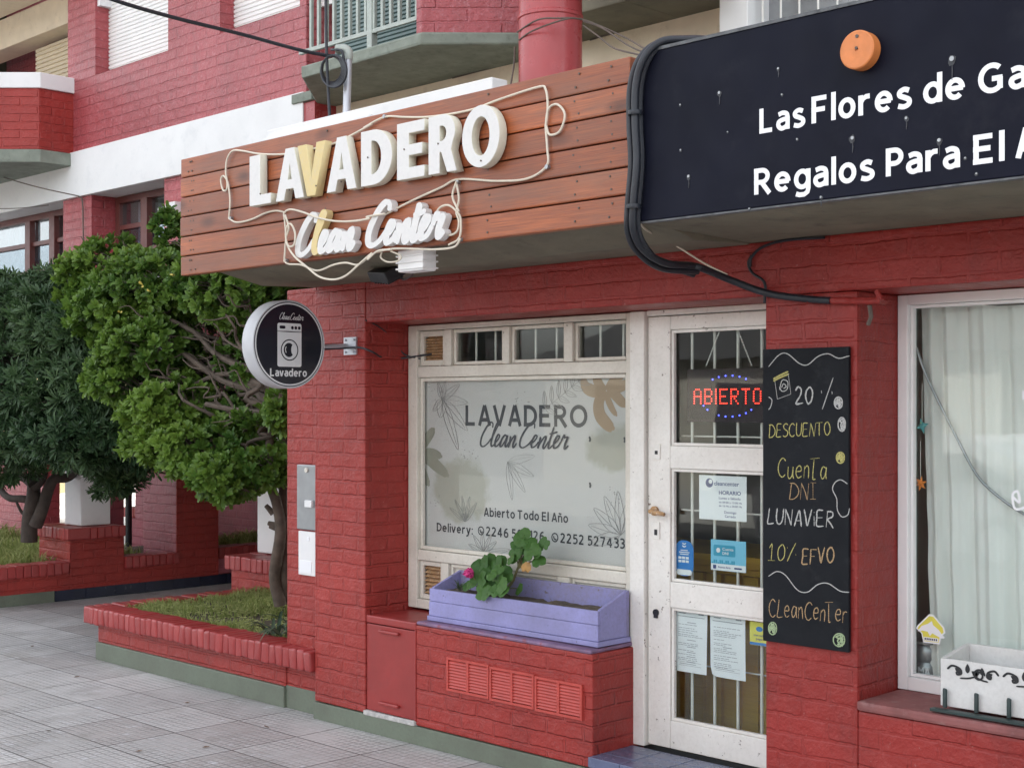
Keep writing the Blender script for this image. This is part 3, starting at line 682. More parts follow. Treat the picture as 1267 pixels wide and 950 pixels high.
b.build('glazing_bead', M['frame'], win, bevel=.004)
for x0, x1, z0, z1 in ((-5.475, -5.095, 1.97, 2.156), (-5.037, -4.661, 1.97, 2.156), (-4.597, -4.259, 1.97, 2.156), (-5.745, -4.26, .966, 1.901)):
    MB().box(x0, x1, YD + .046, YD + .050, z0, z1).build('glass_pane', M['glass_film'] if z0 < 1 else M['glass'], win)
MB().box(-5.745, -4.26, YD + .053, YD + .054, .966, 1.901).build('window_film', M['film'], win)
for x0, x1 in ((-5.498, -4.702), (-4.618, -4.258)): MB().box(x0 + .019, x1 - .019, YD + .036, YD + .05, .716, .884).build('lower_panel', M['frame'], win)
for x0, x1, z0, z1, n in ((-5.715, -5.566, 2.0, 2.126, 8), (-5.72, -5.584, .722, .876, 7)):
    b = MB(); b.box(x0 - .003, x1 + .003, YD + .055, YD + .06, z0 - .003, z1 + .003)
    for i in range(n):
        zc = z0 + (i + .5) * (z1 - z0) / n
        b.add([(x0, YD + .03, zc - .007), (x1, YD + .03, zc - .007), (x1, YD + .05, zc + .006), (x0, YD + .05, zc + .006), (x0, YD + .033, zc - .010), (x1, YD + .033, zc - .010), (x1, YD + .053, zc + .003), (x0, YD + .053, zc + .003)],
              [(0, 1, 2, 3), (7, 6, 5, 4), (0, 4, 5, 1), (1, 5, 6, 2), (2, 6, 7, 3), (3, 7, 4, 0)])
    b.build('vent_lath', M['rust'], win, jitter=.001)
for i in range(10):
    x = -5.64 + i * .146
    MB().tube([(x, YD + .068, .70), (x, YD + .068, 2.17)], .0065, 8).build('security_bar', M['bar'], win)
MB().box(-5.74, -4.26, YD + .075, YD + .081, 1.24, 1.25).build('security_bar', M['bar'], win)

# lettering and print on the film
fw = street(YD + .053)
b = MB(); sans(b, fw, 'LAVADERO', -5.419, -4.543, 1.645, .108, .20, .0008)
sans(b, fw, 'Abierto Todo El Año', -5.276, -4.673, 1.168, .046, .19, .0008)
sans(b, fw, 'Delivery:', -5.647, -5.360, 1.066, .046, .19, .0008)
sans(b, fw, '2246 582126', -5.262, -4.835, 1.066, .049, .19, .0008)
sans(b, fw, '2252 527433', -4.728, -4.305, 1.066, .049, .19, .0008)
script_strokes(b, fw, 'clean', -5.300, -5.030, 1.535, .128, .0125, .0004, .0016, .32)
script_strokes(b, fw, 'center', -5.010, -4.668, 1.535, .128, .0125, .0004, .0016, .32)
for cx_ in (-5.297, -4.763):
    for k in range(20):
        a0, a1 = k * math.pi / 10, (k + 1) * math.pi / 10
        q = lambda a, r: fw(cx_ + r * math.cos(a), 1.090 + r * math.sin(a), .0016)
        b.add([q(a0, .024), q(a1, .024), q(a1, .0175), q(a0, .0175)], [(0, 1, 2, 3)])
    stroke(b, fw, [(cx_ - .008, 1.098), (cx_ - .006, 1.086), (cx_ + .004, 1.080), (cx_ + .010, 1.083)], .007, 4, lift=.001)
for x, z in ((-4.533, 1.60), (-4.310, 1.60), (-4.531, 1.375), (-4.302, .985)): stroke(b, fw, [(x, z), (x + .006, z - .014), (x + .002, z - .026)], .012, 4, lift=.001)
b.build('window_lettering', M['ink'], win)
# leaf drawings
def leaf_fill(mb, fr, x, z, ang, L, wd, lift):
    pts = []
    n = 10
    for k in range(n + 1): t = k / n; pts.append((t * L, wd * math.sin(math.pi * t ** .8) ** .8))
    loop = pts + [(a, -c) for a, c in reversed(pts[1:-1])]
    ca, sa = math.cos(ang), math.sin(ang)
    mb.add([fr(x + a * ca - c * sa, z + a * sa + c * ca, lift) for a, c in loop], [tuple(range(len(loop)))])
def leaf_line(mb, fr, x, z, ang, L, wd, lift=.0008, wl=.0022, mid=True):
    ca, sa = math.cos(ang), math.sin(ang)
    q = lambda a, c: (x + a * ca - c * sa, z + a * sa + c * ca)
    stroke(mb, fr, [q(0, 0), q(.3 * L, wd), q(.7 * L, wd * .8), q(L, 0), q(.7 * L, -wd * .8), q(.3 * L, -wd), q(0, 0)], wl, 5, lift=lift)
    if mid: stroke(mb, fr, [q(0, 0), q(.5 * L, wd * .08), q(.9 * L, 0)], wl * .7, 4, lift=lift + .0006)
W5 = lambda x, y: (lambda p: Vector((p.x, p.z, 0)))(P(500 + x / 3.1667, 450 + y / 3.1667, YD + .053))
def frond(mb, fr, pts, wid, lift):
    q_ = catmull([W5(*p) for p in pts], 8); n = len(q_); vv = []
    for i in range(n):
        t = i / (n - 1); d = (q_[min(i + 1, n - 1)] - q_[max(i - 1, 0)]).normalized(); w_ = wid / 2 * (.35 + .75 * math.sin(math.pi * min(1, t * .9 + .08)) ** .7) * (1 if t < .93 else .55)
        vv += [fr(q_[i].x - d.y * w_, q_[i].y + d.x * w_, lift), fr(q_[i].x + d.y * w_, q_[i].y - d.x * w_, lift)]
    mb.add(vv, [(2 * i, 2 * i + 1, 2 * i + 3, 2 * i + 2) for i in range(n - 1)])
b = MB()
for k, (pp, wd) in enumerate((([(790, 112), (745, 108), (712, 90), (700, 50)], .058), ([(790, 108), (768, 85), (755, 60), (756, 40)], .05), ([(788, 105), (764, 150), (768, 200), (800, 240), (825, 256)], .066), ([(800, 105), (830, 125), (855, 150), (884, 160)], .05), ([(795, 104), (815, 80), (835, 60), (858, 42)], .055), ([(798, 100), (830, 95), (860, 85), (884, 70)], .05), ([(792, 108), (800, 140), (815, 175), (835, 205)], .035))):
    frond(b, fw, pp, wd, .0010 + .00012 * k)
b.build('printed_leaf', M['leaf_brown'], win)
b = MB()
for k, (pp, wd) in enumerate((([(62, 352), (72, 320), (100, 280), (120, 252)], .058), ([(62, 356), (85, 352), (115, 352), (150, 364)], .055), ([(64, 360), (100, 375), (135, 405), (176, 440)], .066), ([(62, 362), (66, 400), (80, 440), (100, 478)], .058), ([(62, 345), (60, 300), (68, 270), (72, 240)], .04))):
    frond(b, fw, pp, wd, .0010 + .00012 * k)
b.build('printed_leaf', M['leaf_olive'], win)
b = MB()
k = 0
for a, L, wd in ((-140, .11, .02), (-100, .33, .035), (-65, .30, .03), (-40, .26, .03), (-5, .20, .025), (30, .16, .02), (75, .10, .018), (110, .10, .018)):
    leaf_line(b, fw, -5.60, 1.785, R_(a), L if abs(a) < 100 else .10, wd, .0010 + .0005 * k); k += 1
for t in range(6):
    leaf_line(b, fw, -4.83 + t * .045, 1.74 + t * .026, R_(95 - t * 4), .085, .013, .001); leaf_line(b, fw, -4.83 + t * .045, 1.74 + t * .026, R_(-25 + t * 3), .08, .012, .001)
stroke(b, fw, [(-4.86, 1.72), (-4.72, 1.80), (-4.58, 1.885)], .002, 5)
for a in (70, 95, 120, 145, 170, 195): leaf_line(b, fw, -4.33, 1.13, R_(a), .21, .028, .001 + a * .00001)
for a in (50, 75, 100, 125, 150): leaf_line(b, fw, -5.42, 1.13, R_(a), .14, .012, .001)
for a in (10, 35, 60, 95, 130, 160): leaf_line(b, fw, -5.28, .972, R_(a), .12 if a > 20 else .2, .014, .001)
for a in (-20, 10, -50, -80): leaf_line(b, fw, -5.10, 1.46, R_(a), .2, .02, .001, .0012)
r2 = random.Random(3)
for cx_, cz, n in ((-5.64, 1.86, 16), (-5.42, 1.50, 14), (-4.98, 1.79, 10), (-4.36, 1.30, 14), (-5.66, 1.20, 8)):
    for _ in range(n):
        x, z = cx_ + r2.gauss(0, .045), cz + r2.gauss(0, .035)
        if x < -5.73: continue
        stroke(b, fw, [(x, z), (x + .003, z + .001), (x + .005, z)], r2.uniform(.003, .007), 2)
b.build('printed_line_art', M['ink_soft'], win)

# jamb between window and door, door leaf
b = MB(); b.box(-4.222, -4.135, YD - .012, YD + .10, .162, 2.192); b.box(-4.134, -3.2, YD + .004, YD + .10, 2.168, 2.194)
b.build('door_frame', M['door'], shop, bevel=.006, jitter=.0015)
DL, DG, DR = -4.130, -4.000, -3.20
zt1, zb1_, zt2, zb2, zt3, zb3 = 2.100, 1.566, 1.462, .940, .822, .300
b = MB(); y0, y1 = YD + .012, YD + .055
b.box(DL, DG, y0, y1, .172, 2.164); b.box(DR - .1, DR, y0, y1, .172, 2.164)
for z0, z1 in ((zt1, 2.164), (zt2, zb1_), (zt3, zb2), (.172, zb3)): b.box(DG + .0005, DR - .1005, y0 + .001, y1 - .001, z0, z1)
door = b.build('door', M['door'], shop, bevel=.005, jitter=.001)
b = MB()
for z0, z1 in ((zb1_, zt1), (zb2, zt2), (zb3, zt3)): bead(b, DG + .001, DR - .101, z0 + .001, z1 - .001, YD + .022, .014, .02)
b.build('glazing_bead', M['door'], door, bevel=.003)
for z0, z1 in ((zb1_, zt1), (zb2, zt2), (zb3, zt3)):
    MB().box(DG + .003, DR - .103, YD + .042, YD + .046, z0 + .003, z1 - .003).build('glass_pane', M['glass'], door)
for k in range(6):
    x = -3.925 + k * .128
    MB().tube([(x, YD + .082, zb3 - .03), (x, YD + .082, 2.12)], .007, 8).build('security_bar', M['bar'], door)
for z in (1.610, 1.268, .560): MB().tube([(-3.995, YD + .094, z), (DR - .02, YD + .094, z)], .004, 6).build('security_bar', M['bar'], door)
b = MB(); hz = 1.268
b.box(-4.098, -4.058, YD + .006, YD + .011, 1.00 + .13, 1.21); b.build('keyhole_plate', M['door'], door, bevel=.002)
b = MB(); b.lathe([(0, -.006), (.022, -.006), (.022, .006), (0, .006)], (-4.085, YD + .004, 1.262), 'Y', 16); b.tube([(-4.085, YD - .004, 1.262), (-4.085, YD - .03, 1.262), (-4.04, YD - .032, 1.258), (-4.0, YD - .03, 1.252)], [.009, .010, .011, .009], 8)
b.build('door_handle', M['rust'], door)
b = MB(); b.box(-4.086, -4.070, YD + .003, YD + .0055, 1.150, 1.176); b.box(-4.090, -4.070, YD + .003, YD + .0115, .765, .795)
b.lathe([(0, -.004), (.016, -.004), (.016, .004), (0, .004)], (-4.08, YD + .008, .79), 'Y', 16); b.build('keyhole', M['black'], door)
b = MB(); b.box(-4.100, -4.055, YD + .006, YD + .011, 1.50, 1.575); b.build('lock_plate', M['door'], door, bevel=.002)
b = MB(); b.box(-4.083, -4.068, YD + .003, YD + .0055, 1.525, 1.542); b.build('keyhole', M['black'], door)

# right display window
b = MB(); frame_rect(b, -2.834, 3.5, .617, 2.192, YD, YD + .07, .044, .055, .040, .052)
rw = b.build('display_window', M['white_paint'], shop, bevel=.004)
b = MB(); bead(b, -2.789, 3.444, .670, 2.151, YD + .02, .012, .03); b.build('glazing_bead', M['white_paint'], rw, bevel=.003)
MB().box(-2.780, 3.432, YD + .040, YD + .045, .679, 2.142).build('glass_pane', M['glass'], rw)
b = MB()                                                              # white window writing at the frame edge
fr_ = street(YD + .039)
stroke(b, fr_, [(-2.375, 1.408), (-2.345, 1.385), (-2.352, 1.425), (-2.372, 1.412), (-2.362, 1.36), (-2.32, 1.372), (-2.285, 1.42), (-2.265, 1.405), (-2.29, 1.37), (-2.24, 1.362), (-2.2, 1.39), (-2.15, 1.42)], .009, 7)
text_mesh(b, 'M', fr_, -2.335, -2.285, 1.775, .032, .02); b.build('window_lettering', M['sign_white'], rw)
# cabinet door, vents, meter boxes
b = MB(); b.box(-5.826, -5.424, YW + .008, YW + .030, .120, .582); cab = b.build('cabinet_door', M['red_smooth'], shop, bevel=.004)
b = MB(); b.box(-5.71, -5.55, YW - .012, YW + .006, .545, .562); b.build('pull', M['red_smooth'], cab, bevel=.007)
MB().box(-5.71, -5.55, YW - .012, YW + .006, .165, .182).build('pull', M['red_smooth'], cab, bevel=.007)
b = MB(); b.box(-5.425, -5.415, YW - .004, YW + .028, .12, .59); b.build('hinge', M['red_smooth'], cab, bevel=.003)
b = MB(); b.box(-5.84, -5.42, YW - .012, YW + .04, .095, .118); b.build('mortar_patch', M['concrete_pale'], shop, bevel=.006, jitter=.012)
for i, (x0, x1) in enumerate(((-5.172, -4.868), (-4.862, -4.562), (-4.556, -4.256))):
    b = MB(); z0, z1 = .318 - .004 * i, .486 - .006 * i
    frame_rect(b, x0, x1, z0, z1, YW - .012, YW + .006, .012, .012, .012, .012)
    xm = (x0 + x1) / 2; b.box(xm - .008, xm + .008, YW - .011, YW + .006, z0 + .0125, z1 - .0125)
    for xa, xb in ((x0 + .013, xm - .0085), (xm + .0085, x1 - .013)):
        n = 9
        for k in range(n):
            zc = z0 + .016 + (k + .5) * (z1 - z0 - .032) / n
            b.add([(xa, YW - .010, zc - .006), (xb, YW - .010, zc - .006), (xb, YW - .001, zc + .006), (xa, YW - .001, zc + .006), (xa, YW - .007, zc - .008), (xb, YW - .007, zc - .008), (xb, YW + .002, zc + .004), (xa, YW + .002, zc + .004)],
                  [(0, 1, 2, 3), (7, 6, 5, 4), (0, 4, 5, 1), (1, 5, 6, 2), (2, 6, 7, 3), (3, 7, 4, 0)])
    b.build('vent', M['red_vent'], shop)
b = MB(); b.box(-6.495, -6.295, YR - .022, YR + .01, 1.045, 1.415); mb_ = b.build('meter_box', M['steel'], shop, bevel=.006)
b = MB(); b.box(-6.40, -6.335, YR - .040, YR - .022, 1.175, 1.215); b.build('latch', M['band'], mb_, bevel=.004)
b = MB(); b.lathe([(0, -.006), (.014, -.006), (.014, .002), (0, .002)], (-6.40, YR - .024, 1.385), 'Y', 14); b.build('screw', M['frame'], mb_)
b = MB(); b.box(-6.485, -6.295, YR - .018, YR + .01, .785, 1.035); jb = b.build('junction_cover', M['band'], shop, bevel=.004)
b = MB(); b.box(-6.47, -6.36, YR - .021, YR - .018, .80, .87); b.box(-6.40, -6.38, YR - .021, YR - .018, .985, 1.005); b.build('label_plate', M['paper'], jb)
# red conduit stub on the lintel
b = MB(); b.tube([P(1000, 371, YW - .03), P(1030, 372, YW - .03), P(1090, 372, YW - .025), P(1094, 373, YW + .02)], .014, 10)
b.tube([P(1085, 360, YW - .025), P(1090, 372, YW - .03)], .011, 8); b.build('conduit', M['brick_flat'], shop)
b = MB(); b.tube([P(1076, 378, YW - .01), P(1078, 392, YW - .012), P(1074, 402, YW - .008)], .009, 6); b.build('rusty_bracket', M['cable_brown'], shop)

# ================================================================ APARTMENT BUILDING
YF = 6.30
apt = thing('apartment_building', 'painted brick apartment block with pink sky sheen in its colour, above the shop with white band, roller shutters and balconies', 'building', (-9, YF, 0))
zb0, zb1 = P(114, 241, YF).z, P(90, 190, YF).z
zw = P(95, 347, YF).z
xP = lambda px: P(px, 200, YF).x
zs = P(127, 90, YF).z
x83, x118, x208, x272, x371, x379 = xP(84), xP(118), xP(208), xP(272), xP(371), xP(379)
x78, x113, x203 = xP(78), xP(113), xP(203)
T = .40
b = MB()
b.box(x83, x118, YF, YF + T, zb1, 7.4); b.box(x208, x272, YF, YF + T, zb1, 7.4); b.box(x371, x379, YF, YF + T, zb1, 7.4)
b.box(x118 + .0005, x208 - .0005, YF, YF + T, zb1, zs); b.box(x272 + .0005, x371 - .0005, YF, YF + T, zb1, zs)
b.box(x118 + .0005, x208 - .0005, YF, YF + T, zs + 1.6, 7.4); b.box(x272 + .0005, x371 - .0005, YF, YF + T, zs + 1.6, 7.4)
b.box(x78, x113, YF + .002, YF + T, zw, zb0); b.box(x203, x379 + .2, YF + .002, YF + T, 2.3, zb0)
b.box(-19, x83, YF, YF + T, 6.6, 10.0); b.box(x83, 5, YF + .01, YF + T, 7.41, 10.0)
b.box(-19, -15.5, YF, YF + T, zb1, 6.6)
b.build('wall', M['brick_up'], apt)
b = MB(); b.box(-19, x379, YF - .035, YF + T + .02, zb0, zb1 - .0); b.build('band', M['band'], apt, bevel=.006, jitter=.002)
b = MB(); b.box(-19, x203 - .001, YF - .03, YF + T, zw - .16, zw); b.box(-19, x379, YF - .02, YF + T, 2.15, 2.29); b.build('ledge', M['band'], apt, bevel=.006)
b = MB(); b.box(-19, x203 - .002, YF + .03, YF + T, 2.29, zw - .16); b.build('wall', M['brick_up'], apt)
def shutter(x0, x1, z0, z1, y, mat, pitch=.036):
    b = MB(); n = int((z1 - z0) / pitch)
    prof = []
    for i in range(n):
        z = z0 + i * pitch
        prof += [(y + .004, z), (y - .008, z + .006), (y - .009, z + pitch * .75), (y + .003, z + pitch * .9)]
    prof += [(y + .02, z0 + n * pitch), (y + .02, z0)]
    # as strips (open profile extruded)
    vv = []; ff = []
    for yy, zz in prof: vv += [(x0, yy, zz), (x1, yy, zz)]
    for i in range(len(prof) - 1): ff.append((2 * i, 2 * i + 1, 2 * i + 3, 2 * i + 2))
    b.add(vv, ff); b.box(x0, x1, y - .014, y + .01, z0 - .035, z0 - .001)
    b.box(x0 + .25, x0 + .29, y - .03, y - .012, z0 - .045, z0 - .02); b.box(x1 - .29, x1 - .25, y - .03, y - .012, z0 - .045, z0 - .02)
    return b.build('roller_shutter', mat, apt)
shutter(x118 + .002, x208 + .3, zs + .036, zs + 1.6, YF + .14, M['shutter'])
shutter(x272 + .002, x371 + .3, zs + .036, zs + 1.6, YF + .14, M['shutter'])
b = MB(); b.box(x118 + .001, x118 + .05, YF + .02, YF + .16, P(127, 4, YF).z, zs + 1.59); b.build('shutter_head', M['band'], apt)
# raised ground floor windows
def sash(x0, x1, xs, zsplit, name='window'):
    yb = YF + .24; b = MB(); t = .075
    frame_rect(b, x0, x1, 2.85 if False else zw + .002, zb0 - .002, yb, yb + .08, t, t, t * .8, t)
    for x in xs: b.box(x - .055, x + .055, yb - .02, yb + .07, zw + t, zb0 - t * .8)
    edges = [x0 + t] + [v for x in xs for v in (x - .055, x + .055)] + [x1 - t]
    for i in range(0, len(edges), 2):
        for z in zsplit: b.box(edges[i] + .0005, edges[i + 1] - .0005, yb + .005, yb + .06, z - .022, z + .022)
    f = b.build(name, M['brown_frame'], apt, bevel=.005)
    zz = [zw + t] + list(zsplit) + [zb0 - t * .8]
    for i in range(0, len(edges), 2):
        for j in range(len(zz) - 1):
            MB().box(edges[i] + .001, edges[i + 1] - .001, yb + .036, yb + .041, zz[j] + (.022 if j else 0), zz[j + 1] - (.022 if j < len(zz) - 2 else 0)).build('pane', M['glass_sky'], f)
    return f
q = YF + .24
w1r = P(78, 300, q).x
sash(P(-75, 300, q).x, x78 - .001, [P(-25, 300, q).x, P(36, 300, q).x, P(66, 300, q).x], [P(36, 303, q).z, P(36, 338, q).z])
sash(x113 + .001, x203 - .001, [P(180, 265, q).x], [P(165, 279, q).z, P(165, 310, q).z])
b = MB()
for x0, x1 in ((P(-75, 300, q).x, x78), (x113, x203)):
    b.box(x0, x1, YF + .9, YF + .95, zw - .2, zb0); b.box(x0 - .03, x0, YF + .4, YF + .9, zw - .2, zb0); b.box(x1, x1 + .03, YF + .41, YF + .9, zw - .2, zb0)
b.build('room_backing', M['room'], apt)
def drape(name, x0, x1, y, z0, z1, mat, parent, waves=9, amp=.02, n=120, seed=1, edge=None, rows=1, wob=.0):
    b = MB(); r3 = random.Random(seed); ph = [r3.uniform(0, 6.28) for _ in range(4)]
    vv = []; ff = []
    for i in range(n + 1):
        t = i / n
        for j in range(rows + 1):
            sft = j / rows; z = z0 + (z1 - z0) * sft
            k = 2 * math.pi * waves * t
            d = amp * (math.sin(k + ph[0] + 1.2 * math.sin(k * .37 + ph[1])) + .45 * math.sin(2.3 * k + ph[2])) * (1 - .35 * sft) + wob * mnoise.noise(Vector((t * 20, z * 6, seed)))
            xx = x0 + (x1 - x0) * t + (edge(sft) * (1 - t) if edge else 0)
            vv.append((xx, y + d, z))
    m_ = rows + 1
    for i in range(n):
        for j in range(rows): ff.append((i * m_ + j, (i + 1) * m_ + j, (i + 1) * m_ + j + 1, i * m_ + j + 1))
    b.add(vv, ff, .6); b.smooth = True
    return b.build(name, mat, parent)
drape('curtain_panel', P(-60, 300, q).x, P(30, 300, q).x, YF + .42, zw, zb0, M['curtain'], apt, 14, .015)
drape('curtain_panel', P(150, 260, q).x, P(163, 260, q).x, YF + .42, zw, zb0, M['curtain'], apt, 4, .015, 40, 4)
# loggia at the far left with cream surrounds
zc = lambda px, py, Y: P(px, py, Y).z
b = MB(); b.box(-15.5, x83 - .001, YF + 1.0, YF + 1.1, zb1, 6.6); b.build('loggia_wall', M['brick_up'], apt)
b = MB(); zbm = zc(52, 47, YF + .5); b.box(-15.5, x83 - .002, YF + .42, YF + .7, zbm, zbm + .32); b.box(-15.5, x83 - .002, YF - 1.0, YF + .41, zbm + .33, zbm + .62); b.build('loggia_beam', M['cream'], apt, bevel=.01)
shutter(P(45, 70, YF + .62).x, x83 - .003, zb1, zbm - .0, YF + .62, M['shutter_cream'], .045)
# left balcony: octagonal brick parapet with white cap over a concrete slab
xb = P(92, 97, YF).x
yk = PX(50, 90, xb).y
e = 1.1
poly = [(xb, YF + .01), (xb - 3.2, YF + .01), (xb - 3.2, yk - e), (xb - e, yk - e), (xb, yk)]
def shrink(pl, d):
    cx_ = sum(p[0] for p in pl) / len(pl); cy_ = sum(p[1] for p in pl) / len(pl)
    out = []
    for x, y in pl:
        dx, dy = x - cx_, y - cy_; L = math.hypot(dx, dy); out.append((x - dx / L * d, y - dy / L * d if y < YF else y))
    return out
zc1, zc0, zq1, zq0 = zc(92, 97, YF), zc(92, 116, YF), zc(92, 190, YF), zc(88, 207, YF)
b = MB(); b.prism(poly[::-1] if False else poly, zc0, zc1); b.build('balcony_cap', M['band'], apt, bevel=.008)
b = MB(); b.prism(shrink(poly, .02), zq1, zc0 - .001); b.build('balcony_wall', M['brick'], apt)
b = MB(); b.prism(shrink(poly, -.0), zq0, zq1 - .001); b.build('balcony_slab', M['concrete'], apt, bevel=.012, jitter=.006)
# right balcony
YB = 5.75
xl, xr = P(373, 90, YB).x, P(520, 50, YB).x
zsl0, zsl1 = zc(373, 97, YB), zc(375, 82, YB)
yg = 6.52
poly = [(xr, YB), (xr + .62, YB + .60), (xr + .62, yg), (xl - .57, yg), (xl - .57, YB + .56), (xl, YB)]
b = MB(); b.prism(poly, zsl0, zsl1); b.build('balcony_slab', M['concrete'], apt, bevel=.015, jitter=.012)
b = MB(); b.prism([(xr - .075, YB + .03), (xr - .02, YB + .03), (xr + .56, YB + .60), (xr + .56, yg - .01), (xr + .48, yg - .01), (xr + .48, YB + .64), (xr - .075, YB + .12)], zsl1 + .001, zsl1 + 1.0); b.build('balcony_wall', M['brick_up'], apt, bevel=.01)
zr = zc(390, 63, YB + .06)
b = MB(); b.box(xl - .1, xr - .08, YB + .05, YB + .075, zr, zr + .028); b.box(xl - .1, xr - .08, YB + .05, YB + .075, zr + .85, zr + .89)
b.box(P(447, 40, YB).x, P(447, 40, YB).x + .05, YB + .045, YB + .095, zsl1, zr + .9)
rl = b.build('railing', M['rail'], apt, bevel=.003)
for i in range(14):
    x = xl + .02 + i * (xr - .13 - xl) / 13
    MB().box(x, x + .022, YB + .052, YB + .073, zr + .0285, zr + .849).build('baluster', M['rail'], rl)
shutter(xP(392) + .1, xr + .3, zsl1 + .06, zsl1 + 1.8, yg - .12, M['shutter_green'], .03)
# beige wall under the balcony, pier head and slab over the shop roof
YG = 6.48
zso = zc(721, 52, YG)
b = MB(); b.box(x379 - .1, P(894, 10, YG).x, YG, YG + .2, 2.9, zso); b.build('rear_wall', M['cream'], apt)
b = MB(); b.box(P(660, 20, 5.25).x, P(889, 10, 6.0).x, 5.25, YG + .3, zso, zso + .3); b.box(xr + .623, P(660, 20, 5.25).x - .001, 6.0, YG + .3, zso + .001, zso + .29); b.build('upper_slab', M['soffit'], apt, bevel=.01)
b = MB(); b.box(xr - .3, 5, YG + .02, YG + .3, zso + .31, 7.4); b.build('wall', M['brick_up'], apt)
xa, xc = P(374, 140, YF).x, P(392, 140, YF).x
b = MB(); b.box(xa, xc, YF - .02, YG + .05, 2.95, zc(380, 128, YF)); b.build('pier_head', M['column_red'], apt)
b = MB(); b.box(xa - .07, xc + .0, YF - .05, YG + .04, zc(380, 127.5, YF), zc(380, 116, YF)); b.build('pier_cap', M['concrete'], apt, bevel=.006)
b = MB(); cxl = P(681, 90, 5.35); b.lathe([(.168, 2.985), (.168, 5.2)], (cxl.x, 5.35, 0), 'Z', 48); b.smooth = True
b.lathe([(.169, 3.78), (.174, 3.785), (.174, 3.80), (.169, 3.805)], (cxl.x, 5.35, 0), 'Z', 48); b.build('round_column', M['column_red'], apt)
xq0, xq1 = P(890, 20, 6.2).x, P(925, 20, 6.2).x
b = MB(); b.box(xq0, xq1, 6.2, 6.5, 2.95, 5.4); b.build('window_post', M['white_paint'], apt, bevel=.006)
b = MB(); b.box(xq1 + .001, 4.5, 6.40, 6.44, 2.95, 5.4); b.build('net_backing', M['steel'], apt)
b = MB()
for i in range(26): b.tube([(xq1 + .05 + i * .115, 6.27, 2.95), (xq1 + .05 + i * .115, 6.27, 5.2)], .006, 6)
for i in range(8): b.tube([(xq1, 6.265, 3.3 + i * .22), (4, 6.265, 3.3 + i * .22)], .005, 6)
b.build('window_grille', M['bar'], apt)
b = MB(); b.box(-19, 5, YF + T + .1, 16, 2.55, 2.7); b.box(-19, 5, 15.8, 16, 2.7, 10); b.box(-19, 5, YF + .2, 16, 10.0, 10.2); b.box(-19, -18.8, YF + T + .1, 15.8, 2.7, 9.99); b.build('floor_and_roof', M['soffit'], apt)
b = MB(); pw = P(218, 265, YF - .04); b.box(P(212, 262, YF).x, P(224, 262, YF).x, YF - .06, YF, P(218, 281, YF).z, P(218, 251, YF).z); b.build('wall_box', M['band'], apt, bevel=.005)

# ================================================================ GARDEN WALLS AND PILLARS
def soldier(mb, p0, p1, depth_dir, depth, z0, z1, w_=.066, seed=1, wob=.004):
    """row of upright cap bricks from p0 to p1, reaching depth along depth_dir"""
    r3 = random.Random(seed); p0 = Vector((*p0, 0)); p1 = Vector((*p1, 0)); d = (p1 - p0); L = d.length; d /= L; q = Vector((*depth_dir, 0))
    n = max(1, round(L / w_)); w2 = L / n
    for i in range(n):
        a = p0 + d * (i * w2 + .0008); c = p0 + d * ((i + 1) * w2 - .0008)
        o = q * r3.uniform(-wob, wob); zz = r3.uniform(-wob, wob) * .7; zb = r3.uniform(-wob, wob)
        e_ = q * depth
        pts = [a + o, c + o, c + e_, a + e_]
        t = r3.uniform(.2, .8)
        mb.add([(p.x, p.y, z0 + zb) for p in pts] + [(p.x, p.y, z1 + zz) for p in pts],
               [(0, 3, 2, 1), (4, 5, 6, 7), (0, 1, 5, 4), (1, 2, 6, 5), (2, 3, 7, 6), (3, 0, 4, 7)], t)
M['cap_tone'] = mat_tone('red painted cap bricks', (.26, .028, .027), (.36, .046, .044), .38, .6)

pl = thing('brick_planter', 'low red brick planter with rounded upright cap bricks joining the shop pillar', 'planter', (-7.7, 4.8, 0))
X0, Y0 = -8.80, 4.80
b = MB(); b.box(X0, -6.621, Y0, Y0 + .12, .12, .262); b.box(X0, X0 + .12, Y0 + .1205, 6.6, .12, .262); b.build('wall', M['brick'], pl, bevel=.012, jitter=.004)
b = MB(); b.box(X0 - .012, -6.621, Y0 - .012, Y0 + .13, 0, .121); b.box(X0 - .012, X0 + .13, Y0 + .131, 6.6, 0, .121); b.build('base_trim', M['green_base'], pl, bevel=.006, jitter=.003)
b = MB()
soldier(b, (X0 - .07 + .075, Y0 - .075), (-6.285, Y0 - .075), (0, 1), .20, .255, .372, .068, 3, .0025)
soldier(b, (X0 - .075, 6.6), (X0 - .075, Y0 - .07), (1, 0), .20, .256, .372, .068, 4)
b.build('cap', M['cap_tone'], pl, bevel=.016, seg=3, jitter=.007, smooth=True)
b = MB()
n = 40; vv = []; ff = []
for i in range(n + 1):
    for j in range(n + 1):
        x = X0 + .11 + (2.14) * i / n; y = Y0 + .10 + 1.85 * j / n
        vv.append((x, y, .335 + .02 * mnoise.noise(Vector((x * 3, y * 3, 0))) + .04 * min(1, max(0, (y - 5.3)))))
for i in range(n):
    for j in range(n): a = i * (n + 1) + j; ff.append((a, a + n + 1, a + n + 2, a + 1))
b.add(vv, ff); b.build('soil', M['soil'], pl)

